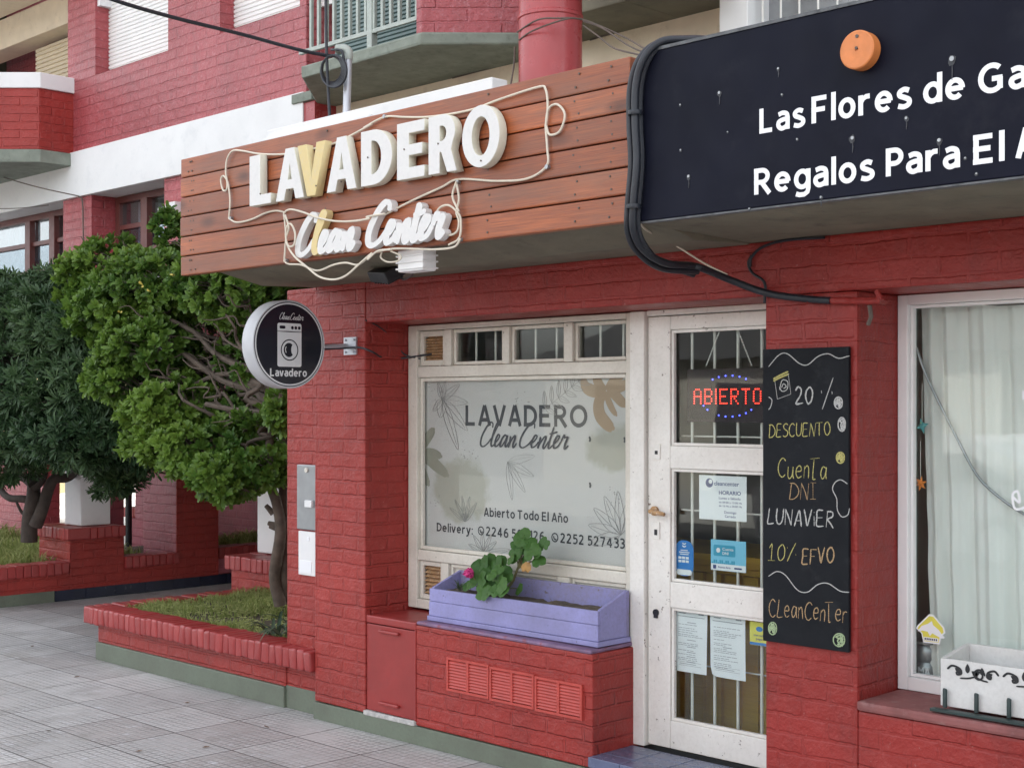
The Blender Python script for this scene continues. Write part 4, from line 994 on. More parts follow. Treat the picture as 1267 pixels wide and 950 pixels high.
fw_ = thing('garden_wall', 'long low red brick garden wall with stepped planters and tall end pier beside the navy tiled path', 'wall', (-11.65, 6.2, 0))
XW = -11.65
b = MB()
b.box(XW - .24, XW, 5.0, 7.17, .10, .242); b.box(XW - .6, XW + .002, 7.171, 7.64, .10, 1.10)
b.box(XW - .24, XW - .01, 7.641, 9.2, .10, .25)
b.box(-13.6, -12.35, 7.75, 8.0, 0, .55); b.box(-13.15, -12.26, 7.60, 7.85, .55, 2.3); b.box(-14.6, -13.9, 7.70, 7.9, 0, 2.2)
b.box(-15.5, -8.2, 9.3, 9.5, 0, 2.3)
b.build('wall', M['brick_far'], fw_, bevel=.01)
b = MB(); b.box(XW - .235, XW + .003, 5.003, 7.171, .098, .245); b.box(XW - .02, XW + .006, 7.172, 7.642, .098, 1.098); b.build('painted_face', M['brick'], fw_)
b = MB(); b.box(XW - .02, XW + .010, 5.0, 5.928, 0, .10); b.build('base_trim', M['green_base'], fw_, bevel=.004)
b = MB()
for i in range(11):
    b.box(XW - .02, XW + .012, 5.932 + i * .30, 5.930 + .30 + i * .30, .002, .098)
b.box(XW + .012, -9.4, 7.9, 9.2, .002, .012)
b.build('tile_skirting', M['tile_navy'], fw_, bevel=.003)
b = MB()
soldier(b, (XW + .035, 4.98), (XW + .035, 6.06), (-1, 0), .22, .240, .352, .07, 5)
soldier(b, (XW + .035, 6.62), (XW + .035, 7.19), (-1, 0), .22, .243, .352, .07, 6)
soldier(b, (XW - .01, 7.66), (XW - .01, 9.2), (-1, 0), .22, .243, .36, .07, 7)
soldier(b, (XW - .62, 7.14), (XW + .02, 7.14), (0, 1), .5, 1.10, 1.21, .07, 8)
soldier(b, (-13.6, 7.72), (-12.35, 7.72), (0, 1), .2, .55, .66, .07, 9)
b.build('cap', M['cap_tone'], fw_, bevel=.012, seg=2, jitter=.004)
b = MB(); b.box(-12.85, -12.262, 7.57, 7.60, .66, 1.75); b.build('red_panel', M['red_smooth'], fw_)
b = MB(); b.tube([(-12.93, 7.4, .3), (-12.93, 7.4, 1.7)], .035, 10); tag(b.build('thin_post', M['black']), 'thin black post standing behind the white pillar', 'post')
b = MB(); b.box(-16, XW - .235, 5.02, 7.16, .0, .30); b.box(XW - 1.6, XW - .25, 7.0, 9.3, 0, .26); b.build('soil', M['soil'], fw_)

def pillar(label, x0, y0, sx, sy, px0, px1, py0, py1, ped_h, seed):
    t = thing('white_pillar', label, 'pillar', (px0, py0, 0), 'white pillars on brick pedestals')
    b = MB(); b.box(x0, x0 + sx, y0, y0 + sy, ped_h + .012, 2.28); b.build('shaft', M['band'], t, bevel=.012, jitter=.004)
    b = MB(); b.box(px0 + .035, px1 - .035, py0 + .035, py1, .11 if seed == 21 else .02, ped_h - .095); b.build('pedestal', M['brick'], t, bevel=.01, jitter=.003)
    b = MB(); z0, z1 = ped_h - .10, ped_h + .008
    soldier(b, (px0, py0), (px1, py0), (0, 1), .22, z0, z1, .07, seed); soldier(b, (px1, py0 + .222), (px1, py1), (-1, 0), .22, z0, z1, .07, seed + 1)
    soldier(b, (px0 + .0, py1), (px0 + .0, py0 + .222), (1, 0), .2, z0, z1, .07, seed + 2)
    b.box(px0 + .20, px1 - .22, py0 + .2225, py1, z0, z1 - .008)
    b.build('cap', M['cap_tone'], t, bevel=.012, seg=2, jitter=.004)
pillar('left white square pillar on its brick pedestal, beside the dark tree', -12.06, 6.24, .31, .30, XW - .62, XW + .04, 6.04, 6.62, .64, 21)
pa = P(318, 683, 6.28)
pillar('right white square pillar, half hidden behind the slender tree trunk', pa.x, 6.28, .30, .30, P(278, 690, 6.02).x, -8.25, 6.02, 6.7, .60, 31)

# ---------------------------------------------------------------- plants
def blades(mb, region, n, hmin, hmax, seed, wd=.006, zf=None):
    r3 = random.Random(seed); x0, x1, y0, y1 = region; k = 0
    while k < n:
        x, y = r3.uniform(x0, x1), r3.uniform(y0, y1)
        d = mnoise.noise(Vector((x * 2.2, y * 2.2, seed))) + .5 * mnoise.noise(Vector((x * 7, y * 7, seed)))
        k += 1
        if d < -.12 + r3.uniform(-.2, .2): continue
        z = zf(x, y); h = r3.uniform(hmin, hmax) * (1 + .5 * d); a = r3.uniform(0, 6.28); lean = r3.uniform(.2, 1.1) * h
        c, s_ = math.cos(a), math.sin(a); b_ = r3.uniform(0, 6.28); lx, ly = math.cos(b_) * lean, math.sin(b_) * lean
        mb.add([(x - c * wd, y - s_ * wd, z), (x + c * wd, y + s_ * wd, z), (x + lx * .4 + c * wd * .7, y + ly * .4 + s_ * wd * .7, z + h * .7), (x + lx, y + ly, z + h), (x + lx * .4 - c * wd * .7, y + ly * .4 - s_ * wd * .7, z + h * .7)],
               [(0, 1, 2, 4), (4, 2, 3)], min(1, max(0, r3.gauss(.45, .25))))
b = MB(); blades(b, (X0 + .12, -6.65, Y0 + .12, 6.55), 13000, .02, .06, 5, .0045, lambda x, y: .335 + .02 * mnoise.noise(Vector((x * 3, y * 3, 0))) + .04 * min(1, max(0, (y - 5.3))))
r3 = random.Random(9)
for _ in range(700):
    x, y = r3.uniform(-8.6, -6.7), r3.uniform(4.95, 6.3); z = .365 + r3.uniform(0, .02); a = r3.uniform(0, 6.28); s_ = r3.uniform(.012, .026)
    c, q_ = math.cos(a) * s_, math.sin(a) * s_
    b.add([(x - c, y - q_, z), (x + q_ * .5, y - c * .5, z + .006), (x + c, y + q_, z), (x - q_ * .5, y + c * .5, z + .004)], [(0, 1, 2, 3)], 1.4)
tag(b.build('grass', M['grass']), 'short patchy grass growing in the near brick planter', 'grass', kind='stuff')
b = MB(); blades(b, (-16, XW - .24, 5.25, 7.1), 9000, .06, .14, 6, .008, lambda x, y: .29); blades(b, (XW - 1.5, XW - .26, 7.7, 9.2), 3500, .05, .12, 8, .007, lambda x, y: .25)
tag(b.build('grass', M['grass']), 'green ground cover in the far stepped planters under the dark tree', 'grass', kind='stuff')

def strap_leaf(mb, base, az, L, wd, droop, tone, n=8):
    c, s_ = math.cos(az), math.sin(az); pts = []
    for i in range(n + 1):
        t = i / n; r_ = L * (t * .75); z = L * (t * 1.0 - droop * t * t)
        ww = wd * (1 - t ** 3) * (.6 + .4 * min(1, t * 4)); p = Vector(base) + Vector((c * r_, s_ * r_, z))
        pts.append((p + Vector((-s_, c, 0)) * ww, p - Vector((0, 0, ww * .4)), p - Vector((-s_, c, 0)) * ww))
    vv = [v for t3 in pts for v in t3]; ff = []
    for i in range(n): ff += [(3 * i, 3 * i + 1, 3 * i + 4, 3 * i + 3), (3 * i + 1, 3 * i + 2, 3 * i + 5, 3 * i + 4)]
    mb.add(vv, ff, tone); mb.smooth = True
b = MB(); r3 = random.Random(4)
for k in range(34): strap_leaf(b, (-6.95 + r3.uniform(-.08, .1), 5.05 + r3.uniform(-.1, .12), .33), r3.uniform(0, 6.28), r3.uniform(.22, .40), .012, r3.uniform(.55, .95), r3.random())
tag(b.build('strap_leaf_plant', M['strap']), 'arching grey green strap leaved plant at the foot of the red pillar', 'plant')

def rosette(mb, c, axis, n, L, wd, r3, tone, tilt=(.45, 1.0), narrow=False):
    axis = axis.normalized(); u = axis.orthogonal().normalized(); v = axis.cross(u)
    a0 = r3.uniform(0, 6.28)
    for k in range(n):
        a = a0 + k * 2.399; tl = r3.uniform(*tilt); Lk = L * r3.uniform(.7, 1.15)
        out = (u * math.cos(a) + v * math.sin(a)); d = (axis * math.cos(tl) + out * math.sin(tl)).normalized()
        s_ = d.cross(axis); s_ = s_.normalized() if s_.length > 1e-4 else u
        nrm = s_.cross(d); b0 = c - axis * .02 * r3.random()
        w_ = wd * r3.uniform(.8, 1.15); k1 = .62 if not narrow else .45
        p0 = b0; p1 = b0 + d * Lk * .35; p2 = b0 + d * Lk * .72 - nrm * Lk * .02; p3 = b0 + d * Lk - nrm * Lk * .08; tw_ = w_ * (.30 if narrow else .55)
        up = nrm * w_ * .28
        mb.add([p0, p1 + s_ * w_ * k1 + up, p1, p1 - s_ * w_ * k1 + up, p2 + s_ * w_ + up, p2, p2 - s_ * w_ + up, p3 + s_ * tw_ + up * .5, p3 - s_ * tw_ + up * .5],
               [(0, 2, 1), (0, 3, 2), (1, 2, 5, 4), (2, 3, 6, 5), (4, 5, 8, 7), (5, 6, 8)], min(1, max(0, tone + r3.gauss(0, .13))))
def branch_path(p0, p1, r3, wob=.06, n=7):
    p0, p1 = Vector(p0), Vector(p1); out = []
    for i in range(n + 1):
        t = i / n; p = p0.lerp(p1, t) + Vector((r3.gauss(0, wob), r3.gauss(0, wob), r3.gauss(0, wob))) * math.sin(math.pi * t)
        out.append(p)
    return catmull(out, 3)

r3 = random.Random(77)
for k, (px, py) in enumerate(((60, 905), (95, 838), (232, 870), (300, 842), (172, 930), (330, 900), (40, 800), (255, 925))):
    d = _ray(px, py); t_ = -CH / d[2]; x, y = d[0] * t_, d[1] * t_; a = r3.uniform(0, 6.28); L = r3.uniform(.014, .024); c_, s_ = math.cos(a), math.sin(a)
    b = MB(); q_ = lambda u, v, h: (x + u * c_ - v * s_, y + u * s_ + v * c_, .003 + h)
    b.add([q_(-L, 0, .002), q_(-L * .2, L * .42, .006), q_(L * .5, L * .3, .005), q_(L, 0, .009), q_(L * .5, -L * .3, .004), q_(-L * .2, -L * .42, .003), q_(0, 0, .001)], [(0, 1, 6), (1, 2, 6), (2, 3, 6), (3, 4, 6), (4, 5, 6), (5, 0, 6)])
    o = b.build('fallen_leaf', M['dead_leaf']); o.data.transform(Matrix.Translation((-x, -y, 0))); o.location = (x, y, 0)
    tag(o, 'small dry fallen leaf lying on the grey pavement slabs', 'leaf', 'fallen leaves on the pavement')
# slender tree in the near planter: crown given as clumps (centre, radii, density)
def crown(mb, clumps, r3, L, wd, n_leaf, narrow=False, tilt=(.45, 1.0), up=.35, gap=.25, seedn=0, twigs=None, root=None, spacing=1.0):
    for (c, rad, dens, tone) in clumps:
        c = Vector(c)
        for _ in range(int(dens * spacing)):
            d = Vector((r3.gauss(0, 1), r3.gauss(0, 1), r3.gauss(0, 1))).normalized()
            rr = r3.uniform(.45, 1.0) ** .5
            p = c + Vector((d.x * rad[0], d.y * rad[1], d.z * rad[2])) * rr
            p += mnoise.noise_vector(p * 3.1 + Vector((seedn, 0, 0))) * .10
            if mnoise.noise(p * 4.2 + Vector((seedn * 3, 5, 1))) < -gap: continue
            ax = (d + Vector((0, -.15, up)) + Vector((r3.gauss(0, .3), r3.gauss(0, .3), r3.gauss(0, .3))))
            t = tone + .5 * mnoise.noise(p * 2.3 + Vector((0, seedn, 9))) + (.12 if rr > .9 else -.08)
            ls = r3.uniform(.65, 1.25); rosette(mb, p, ax, n_leaf, L * ls, wd * ls, r3, t if r3.random() > .02 else 1.0, tilt, narrow)
            if twigs is not None and r3.random() < .07:
                twigs.append((p, c))
r3 = random.Random(17)
tree = thing('broadleaf_tree', 'bright green glossy leaved small tree with tangled bare lower branches, growing behind the round sign', 'tree', (-8.0, 5.62, .33))
K = lambda px, py, Y: tuple(P(px, py, Y))
cl = [  # (centre, radii, rosettes, tone)
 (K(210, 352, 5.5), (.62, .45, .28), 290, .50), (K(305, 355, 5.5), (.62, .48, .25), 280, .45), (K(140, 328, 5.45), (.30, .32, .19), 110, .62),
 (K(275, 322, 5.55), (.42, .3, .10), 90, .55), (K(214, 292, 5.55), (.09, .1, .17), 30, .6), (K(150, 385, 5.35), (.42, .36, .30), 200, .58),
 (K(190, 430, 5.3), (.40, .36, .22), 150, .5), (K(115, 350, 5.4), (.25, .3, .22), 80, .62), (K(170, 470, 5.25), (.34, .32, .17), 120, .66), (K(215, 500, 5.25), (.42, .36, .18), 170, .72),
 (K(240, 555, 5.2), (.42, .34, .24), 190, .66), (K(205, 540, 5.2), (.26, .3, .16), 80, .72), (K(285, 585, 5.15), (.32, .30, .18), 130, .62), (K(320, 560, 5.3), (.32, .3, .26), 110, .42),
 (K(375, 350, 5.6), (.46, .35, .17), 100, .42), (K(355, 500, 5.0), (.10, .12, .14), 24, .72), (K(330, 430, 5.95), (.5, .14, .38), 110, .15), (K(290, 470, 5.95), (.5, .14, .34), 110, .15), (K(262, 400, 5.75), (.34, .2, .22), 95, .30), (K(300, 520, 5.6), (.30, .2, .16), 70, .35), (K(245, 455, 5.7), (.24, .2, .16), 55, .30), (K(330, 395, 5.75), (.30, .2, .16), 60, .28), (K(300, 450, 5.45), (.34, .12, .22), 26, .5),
]
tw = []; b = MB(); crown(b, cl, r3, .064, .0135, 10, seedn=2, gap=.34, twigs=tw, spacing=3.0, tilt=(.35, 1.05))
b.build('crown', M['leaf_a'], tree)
b = MB(); root = Vector((-8.0, 5.62, .30))
tr_pts = [P(347, 748, 5.5), P(340, 712, 5.45), P(347, 660, 5.4), P(343, 625, 5.4), P(332, 590, 5.4), P(333, 550, 5.4), P(343, 500, 5.4)]
b.tube(catmull([tuple(p) for p in tr_pts], 5), [.043 - .0006 * i for i in range(31)], 12)
b.tube(catmull([tuple(P(352, 745, 5.55)), tuple(P(352, 690, 5.5)), tuple(P(350, 620, 5.5)), tuple(P(352, 560, 5.5)), tuple(P(349, 480, 5.5))], 5), [.036 - .0006 * i for i in range(21)], 10)
for px, py, dx, dy in ((343, 600, -14, -8), (338, 635, -9, -10), (346, 655, -12, -4), (342, 650, -10, -3)):
    b.tube([tuple(P(px, py, 5.4)), tuple(P(px + dx, py + dy, 5.37))], [.022, .015], 8)
ends = [(150, 330), (205, 345), (260, 330), (310, 345), (130, 385), (190, 420), (165, 470), (210, 500), (235, 545), (280, 575), (230, 390), (280, 380), (245, 450), (195, 455), (300, 400), (270, 500), (320, 380)]
src = [(343, 500, 5.4), (343, 485, 5.4), (349, 480, 5.5), (340, 520, 5.4)]
for k, (px, py) in enumerate(ends):
    for rep in range(2 if k % 3 == 0 else 1):
        s0 = src[(k + rep) % 4]; Ye = r3.uniform(5.1, 5.7)
        pth = branch_path(P(s0[0], s0[1], s0[2]), P(px + r3.uniform(-25, 25), py + r3.uniform(-18, 18), Ye), r3, .07)
        nn = len(pth); b.tube(pth, [.026 * (1 - .8 * i / nn) * (1 if rep == 0 else .7) for i in range(nn)], 7)
        for q in range(4):
            j = r3.randrange(nn // 3, nn - 1); e_ = pth[j] + Vector((r3.uniform(-.35, .1), r3.uniform(-.25, .1), r3.uniform(-.1, .3)))
            sub = branch_path(pth[j], e_, r3, .03, 4); m_ = len(sub); b.tube(sub, [.009 * (1 - .75 * i / m_) for i in range(m_)], 5)
for p, c in tw:
    q_ = p.lerp(c, .8) + Vector((.15, .05, -.1)); b.tube([q_, p.lerp(q_, .5) + Vector((0, 0, .03)), p], [.006, .005, .003], 4)
b.tube(catmull([tuple(P(368, 510, 5.3)), tuple(P(325, 510, 5.3)), tuple(P(285, 506, 5.25)), tuple(P(255, 500, 5.2))], 4), .018, 7)
b.build('trunk', M['bark'], tree)
fr3 = random.Random(2); b = MB()
for px, py in ((148, 385), (184, 360), (215, 340), (176, 352), (192, 528)):
    p = P(px, py, 5.02); rosette(b, p, Vector((fr3.uniform(-1, 1), -1, .4)), 2, .035, .009, fr3, 1.0)
M['leaf_y'] = mat_plain('yellowing leaf', (.42, .34, .06), .5, .2, 30, 0); b.build('yellowing_leaves', M['leaf_y'], tree)

r3 = random.Random(23)
tree2 = thing('dark_tree', 'dense dark green tree with narrow whorled leaves and forked trunk by the left pillar', 'tree', (-12.6, 5.85, .3))
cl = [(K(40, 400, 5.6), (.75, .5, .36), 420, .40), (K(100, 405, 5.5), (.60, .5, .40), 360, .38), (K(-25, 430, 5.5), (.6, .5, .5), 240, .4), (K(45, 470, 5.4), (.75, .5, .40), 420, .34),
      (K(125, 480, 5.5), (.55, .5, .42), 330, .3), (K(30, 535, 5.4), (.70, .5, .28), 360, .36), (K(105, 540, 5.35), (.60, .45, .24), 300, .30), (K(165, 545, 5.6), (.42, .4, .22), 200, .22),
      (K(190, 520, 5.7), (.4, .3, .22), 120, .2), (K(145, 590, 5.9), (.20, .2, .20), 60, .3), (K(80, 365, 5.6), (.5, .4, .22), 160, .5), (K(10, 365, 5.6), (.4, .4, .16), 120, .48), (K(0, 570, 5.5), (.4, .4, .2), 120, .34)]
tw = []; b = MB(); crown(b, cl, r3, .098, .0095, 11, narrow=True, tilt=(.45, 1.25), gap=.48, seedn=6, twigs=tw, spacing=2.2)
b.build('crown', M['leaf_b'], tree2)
b = MB(); TY = 5.85
def limb(pts, r0, r1, sg=10):
    q = catmull([tuple(P(x, y, TY + dy)) for x, y, dy in pts], 5); nn = len(q); r0 *= .74; r1 *= .74; b.tube(q, [r0 + (r1 - r0) * i / (nn - 1) for i in range(nn)], sg)
limb([(36, 670, 0), (37, 640, 0), (41, 618, 0), (42, 598, .05), (45, 570, .1)], .105, .07)
limb([(44, 650, .02), (52, 630, .05), (60, 605, .1), (68, 592, .15), (85, 590, .3), (100, 575, .5)], .085, .05)
limb([(40, 620, 0), (28, 617, -.05), (12, 616, -.1), (2, 607, -.1), (2, 595, -.1), (12, 580, -.05), (20, 560, 0)], .05, .03)
limb([(41, 605, 0), (50, 598, .05), (56, 585, .1), (50, 570, .1)], .045, .03)
limb([(34, 640, 0), (26, 632, -.05), (20, 620, -.08)], .025, .015, 7)
limb([(40, 600, 0), (28, 590, 0), (10, 575, 0), (-5, 540, 0)], .05, .03)
limb([(45, 570, .1), (60, 520, .05), (90, 460, 0), (110, 420, 0)], .06, .02)
limb([(42, 590, .05), (35, 520, 0), (30, 450, -.1), (35, 390, -.1)], .06, .02)
limb([(85, 590, .3), (130, 560, .1), (170, 540, 0)], .04, .015)
for p, c in tw: b.tube([p.lerp(c, .6), p], [.006, .003], 4)
b.build('trunk', M['bark_dark'], tree2)

# things far down the street, seen through the gaps under the dark tree
t = thing('distant_house', 'pale yellow rendered house far down the street behind the dark tree', 'house', (-30, 9, 0))
b = MB(); b.box(-34, -26, 9, 15, 0, 4.0); b.build('wall', M['wall_y'], t)
b = MB(); b.profile([(8.6, 4.0), (15.4, 4.0), (12, 6.2)], -34.4, -25.6); b.build('roof', M['roof'], t)
b = MB(); b.box(-31, -30, 8.97, 9.05, 1, 2.3); b.box(-28.2, -27.2, 8.97, 9.05, 0, 2.1); b.build('window', M['brown_frame'], t)
b = MB(); b.box(-22, -14.8, 7.4, 7.6, 0, 1.15); b.box(-22, -14.8, 7.37, 7.63, 1.15, 1.23); b.box(-22, -14.8, 7.39, 7.40, 0, .22)
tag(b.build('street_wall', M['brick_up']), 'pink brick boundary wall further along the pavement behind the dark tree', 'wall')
b = MB(); b.tube([(-24, 6.9, 0), (-24, 6.9, 4)], .07, 10); tag(b.build('street_pole', M['galv']), 'pale metal pole seen between the branches of the dark tree', 'pole')

# ================================================================ FASCIA SIGNS
ws = thing('wooden_sign', 'long red stained plank sign with white block letters and a hose light border', 'sign', (-4.9, YS, 2.43))
b = MB(); sx0, sx1 = -6.452, -3.352
for i in range(6):
    z0 = 2.437 + i * .1038; b.box(sx0 + rng.uniform(-.004, .004), sx1 + rng.uniform(-.003, .003), YS + rng.uniform(-.002, .002), YS + .045, z0 + .0025, z0 + .1013)
b.build('plank_board', M['plank'], ws, bevel=.006, seg=2)
b = MB()
for i in range(6):
    for x in (-6.36, -6.33, -5.2, -4.1, -3.62, -3.44):
        for dz in (.028, .078): b.lathe([(0, -.002), (.0045, -.002), (.0045, .004)], (x + rng.uniform(-.02, .02), YS - .001, 2.437 + i * .1038 + dz), 'Y', 8)
b.build('nail_heads', M['rust'] if False else M['cable_brown'], ws)
def arc(cx_, cz, rx, rz, a0, a1, n=18): return [(cx_ + rx * math.cos(R_(a0 + (a1 - a0) * k / n)), cz + rz * math.sin(R_(a0 + (a1 - a0) * k / n))) for k in range(n + 1)]
GL = {
 'L': [[(0, 0), (1, 0), (1, .20), (.50, .20), (.50, 1), (0, 1)]],
 'A': [[(0, 0), (.35, 1), (.65, 1), (1, 0), (.70, 0), (.63, .21), (.37, .21), (.30, 0)], [(.43, .39), (.57, .39), (.5, .70)]],
 'V': [[(0, 1), (.31, 1), (.5, .34), (.69, 1), (1, 1), (.65, 0), (.35, 0)]],
 'D': [[(0, 0)] + arc(.40, .5, .60, .5, -90, 90) + [(0, 1)], [(.34, .20)] + arc(.38, .5, .27, .30, -90, 90) + [(.34, .80)]],
 'E': [[(0, 0), (1, 0), (1, .20), (.44, .20), (.44, .41), (.92, .41), (.92, .60), (.44, .60), (.44, .80), (1, .80), (1, 1), (0, 1)]],
 'R': [[(0, 0), (.40, 0), (.40, .36), (.45, .36), (.66, 0), (1, 0), (.80, .38)] + arc(.52, .70, .42, .30, -35, 90) + [(0, 1)], [(.40, .55)] + arc(.46, .68, .17, .13, -90, 90) + [(.40, .81)]],
 'O': [arc(.5, .5, .5, .52, 0, 360, 40)[:-1], arc(.5, .5, .235, .325, 0, 360, 40)[:-1]],
}
def glyph3d(ch, x0, x1, z0, z1, y0, depth, mats, parent, tone=0.0):
    c = bpy.data.curves.new('letter', 'CURVE'); c.dimensions = '2D'; c.fill_mode = 'BOTH'; c.extrude = depth / 2 - .002; c.bevel_depth = .002; c.bevel_resolution = 1; c.offset = -.002
    for poly in GL[ch]:
        s_ = c.splines.new('POLY'); s_.points.add(len(poly) - 1); s_.use_cyclic_u = True
        for p, (a, q_) in zip(s_.points, poly): p.co = (x0 + a * (x1 - x0), z0 + q_ * (z1 - z0), 0, 1)
    o = bpy.data.objects.new('letter', c); COL.objects.link(o)
    me = bpy.data.meshes.new_from_object(o.evaluated_get(bpy.context.evaluated_depsgraph_get()))
    bpy.data.objects.remove(o); bpy.data.curves.remove(c)
    off = world_loc(parent); at = me.attributes.new('tone', 'FLOAT', 'POINT')
    at.data.foreach_set('value', [tone] * len(me.vertices))
    for v in me.vertices: v.co = Vector((v.co.x, y0 - v.co.z + depth / 2, v.co.y)) - off
    me.materials.clear(); me.materials.append(mats[0]); me.materials.append(mats[1]); me.update()
    bm = bmesh.new(); bm.from_mesh(me); bmesh.ops.remove_doubles(bm, verts=bm.verts, dist=1e-5); bmesh.ops.recalc_face_normals(bm, faces=bm.faces); bm.to_mesh(me); bm.free()
    for p in me.polygons: p.material_index = 0 if abs(p.normal.y) > .9 else 1
    o = bpy.data.objects.new('letter', me); COL.objects.link(o); o.parent = parent
    return o
YL = 3.945
spans = [('L', 308.6, 335), ('A', 341, 376), ('V', 368, 402), ('A', 404, 441), ('D', 446.5, 485), ('E', 491, 525), ('R', 530, 565), ('O', 571.5, 618)]
for i, (ch, a, c_) in enumerate(spans):
    o = glyph3d(ch, P(a, 200, YL).x, P(c_, 180, YL).x, 2.730, 2.975, YL, .044, (M['letter'], M['foam']), ws, 1.0 if i == 2 else 0.0)
    if i == 2: o['label'] = 'yellow faced letter V'
b = MB()
for a, y0 in ((322, 240), (358, 235), (391, 230), (422, 225), (455, 195), (500, 185), (542, 178), (595, 199)):
    p = P(a, y0, YL - .001); b.lathe([(0, -.002), (.004, -.002), (.004, .002)], tuple(p), 'Y', 8)
b.build('letter_screws', M['cable_brown'], ws)
fs = street(YS - .008); b = MB()
script_strokes(b, fs, 'clean', P(366, 300, YL).x, P(437, 300, YL).x, 2.462, .180, .040, .036, .0, .26, 9, 1.0, 0.0)
b.build('script_letters', M['letter'], ws)
b = MB(); script_strokes(b, fs, 'center', P(453, 290, YL).x, P(548, 290, YL).x, 2.464, .182, .040, .036, .0, .26, 9, None, 0.0)
b.build('script_letters', M['letter'], ws)

# hose light wound round the words
S2 = lambda x, y: (350 + x / 3.1675, y / 3.1675); S6 = lambda x, y: (260 + x / 4.525, 140 + y / 4.525); S7 = lambda x, y: (340 + x / 4.873, 240 + y / 4.873)
def hose(mb, pts, Y, r=.0047):
    mb.tube(catmull([tuple(P(px, py, (y if y else Y))) for px, py, y in pts], 7), r, 8)
b = MB(); H = lambda f, pp, y=None: [(*f(*p), y) for p in pp]
hose(b, H(S6, [(105, 590), (112, 500), (105, 420), (92, 372), (72, 352), (60, 378), (72, 430), (92, 430), (96, 390), (88, 330), (95, 260), (125, 213), (180, 212), (270, 228), (390, 232), (500, 218), (600, 195), (700, 168), (800, 120), (905, 62)]), YS - .014)
hose(b, H(S2, [(75, 480), (240, 540)]) [:0] + H(S6, [(895, 66)]) + H(S2, [(320, 500), (400, 459), (480, 460), (580, 458), (730, 433), (850, 390), (1000, 342), (1030, 352), (1038, 420), (1030, 500), (1040, 430), (1075, 410), (1105, 450), (1085, 515), (1045, 528), (1030, 490), (1036, 580), (1034, 650), (960, 700), (840, 710), (690, 703), (620, 735), (500, 790), (400, 842)]), YS - .013)
hose(b, H(S6, [(105, 590), (150, 612), (230, 596), (310, 560), (370, 547), (420, 556)]) , YS - .014)
hose(b, H(S6, [(415, 830), (420, 760), (425, 690), (418, 600), (415, 560), (450, 540), (520, 555), (600, 585), (700, 605), (800, 605), (890, 590)]) + H(S2, [(330, 850), (400, 838)]), YS - .05)
hose(b, H(S6, [(420, 570), (440, 640), (425, 700), (440, 745), (470, 735), (475, 670), (450, 620), (425, 650), (430, 730), (470, 800), (540, 860), (610, 915), (690, 932), (760, 910), (830, 850), (905, 785)]) + H(S7, [(560, 395), (620, 345), (700, 335)]), YS - .06)
hose(b, H(S6, [(415, 828), (440, 845), (510, 850), (600, 882), (690, 850), (760, 838), (830, 848), (900, 795)]), YS - .035)
hose(b, H(S2, [(680, 715), (690, 780), (680, 830), (690, 870), (680, 910), (640, 920), (600, 870), (610, 820), (650, 805), (690, 840), (698, 880), (690, 935), (650, 960)]) , YS - .02)
hose(b, H(S2, [(680, 712), (665, 770), (690, 830)]), YS - .024)
hose(b, H(S7, [(1120, 270), (1080, 320), (960, 335), (800, 330), (700, 332), (620, 350)]), YS - .03)
hose(b, H(S7, [(645, 350), (640, 385), (680, 410), (740, 405), (760, 375), (700, 345)]), YS - .02, .004)
t = tag(b.build('hose_light', M['cord_white']), 'thin off white hose light looped around the words on the plank sign', 'light hose')
b = MB()
for f, x, y in ((S6, 122, 590), (S6, 430, 825), (S2, 1040, 655), (S2, 690, 715), (S2, 403, 458), (S7, 1120, 275)): b.lathe([(0, -.012), (.009, -.012), (.009, .006)], tuple(P(*f(x, y), YS - .006)), 'Y', 10)
b.build('clip', M['steel'], t)

ds = thing('dark_sign', 'long navy black shop sign panel with two lines of white lettering', 'sign', (-2.3, YS, 2.43))
b = MB(); dx0, dx1, dz0, dz1 = -3.292, 3.0, 2.432, 3.052
b.box(dx0, dx1, YS - .012, YS + .035, dz0, dz1); b.build('panel', M['board_dark'], ds, bevel=.004)
b = MB(); b.box(dx0 + .01, dx1, YS - .016, YS + .05, dz1 + .001, dz1 + .012); b.box(dx0, dx1, YS - .013, YS + .03, dz0 - .007, dz0 - .001); b.build('edge_trim', M['steel_dull'], ds, jitter=.003)
fd = street(YS - .0125); xx = lambda px, py: P(px, py, YS - .013).x
b = MB()
sans(b, fd, 'Las', xx(939.6, 167), xx(996, 155), 2.684, .084, .20)
sans(b, fd, 'Flores', xx(1004, 155), xx(1128, 130), 2.688, .088, .20)
sans(b, fd, 'de', xx(1142, 125), xx(1195, 115), 2.690, .088, .20)
sans(b, fd, 'Ga', xx(1210, 110), xx(1271, 100), 2.692, .088, .20)
sans(b, fd, 'Regalos', xx(933, 240), xx(1082, 225), 2.476, .088, .20)
sans(b, fd, 'Para', xx(1096, 220), xx(1188, 205), 2.480, .088, .20)
sans(b, fd, 'El', xx(1204, 203), xx(1243.5, 198), 2.482, .088, .20)
sans(b, fd, 'A', xx(1257, 195), xx(1283, 190), 2.484, .088, .20)
b.build('lettering', M['sign_white'], ds)
b2 = MB(); S3 = lambda x, y: (700 + x / 2.2346, y / 2.2346); r3 = random.Random(12)
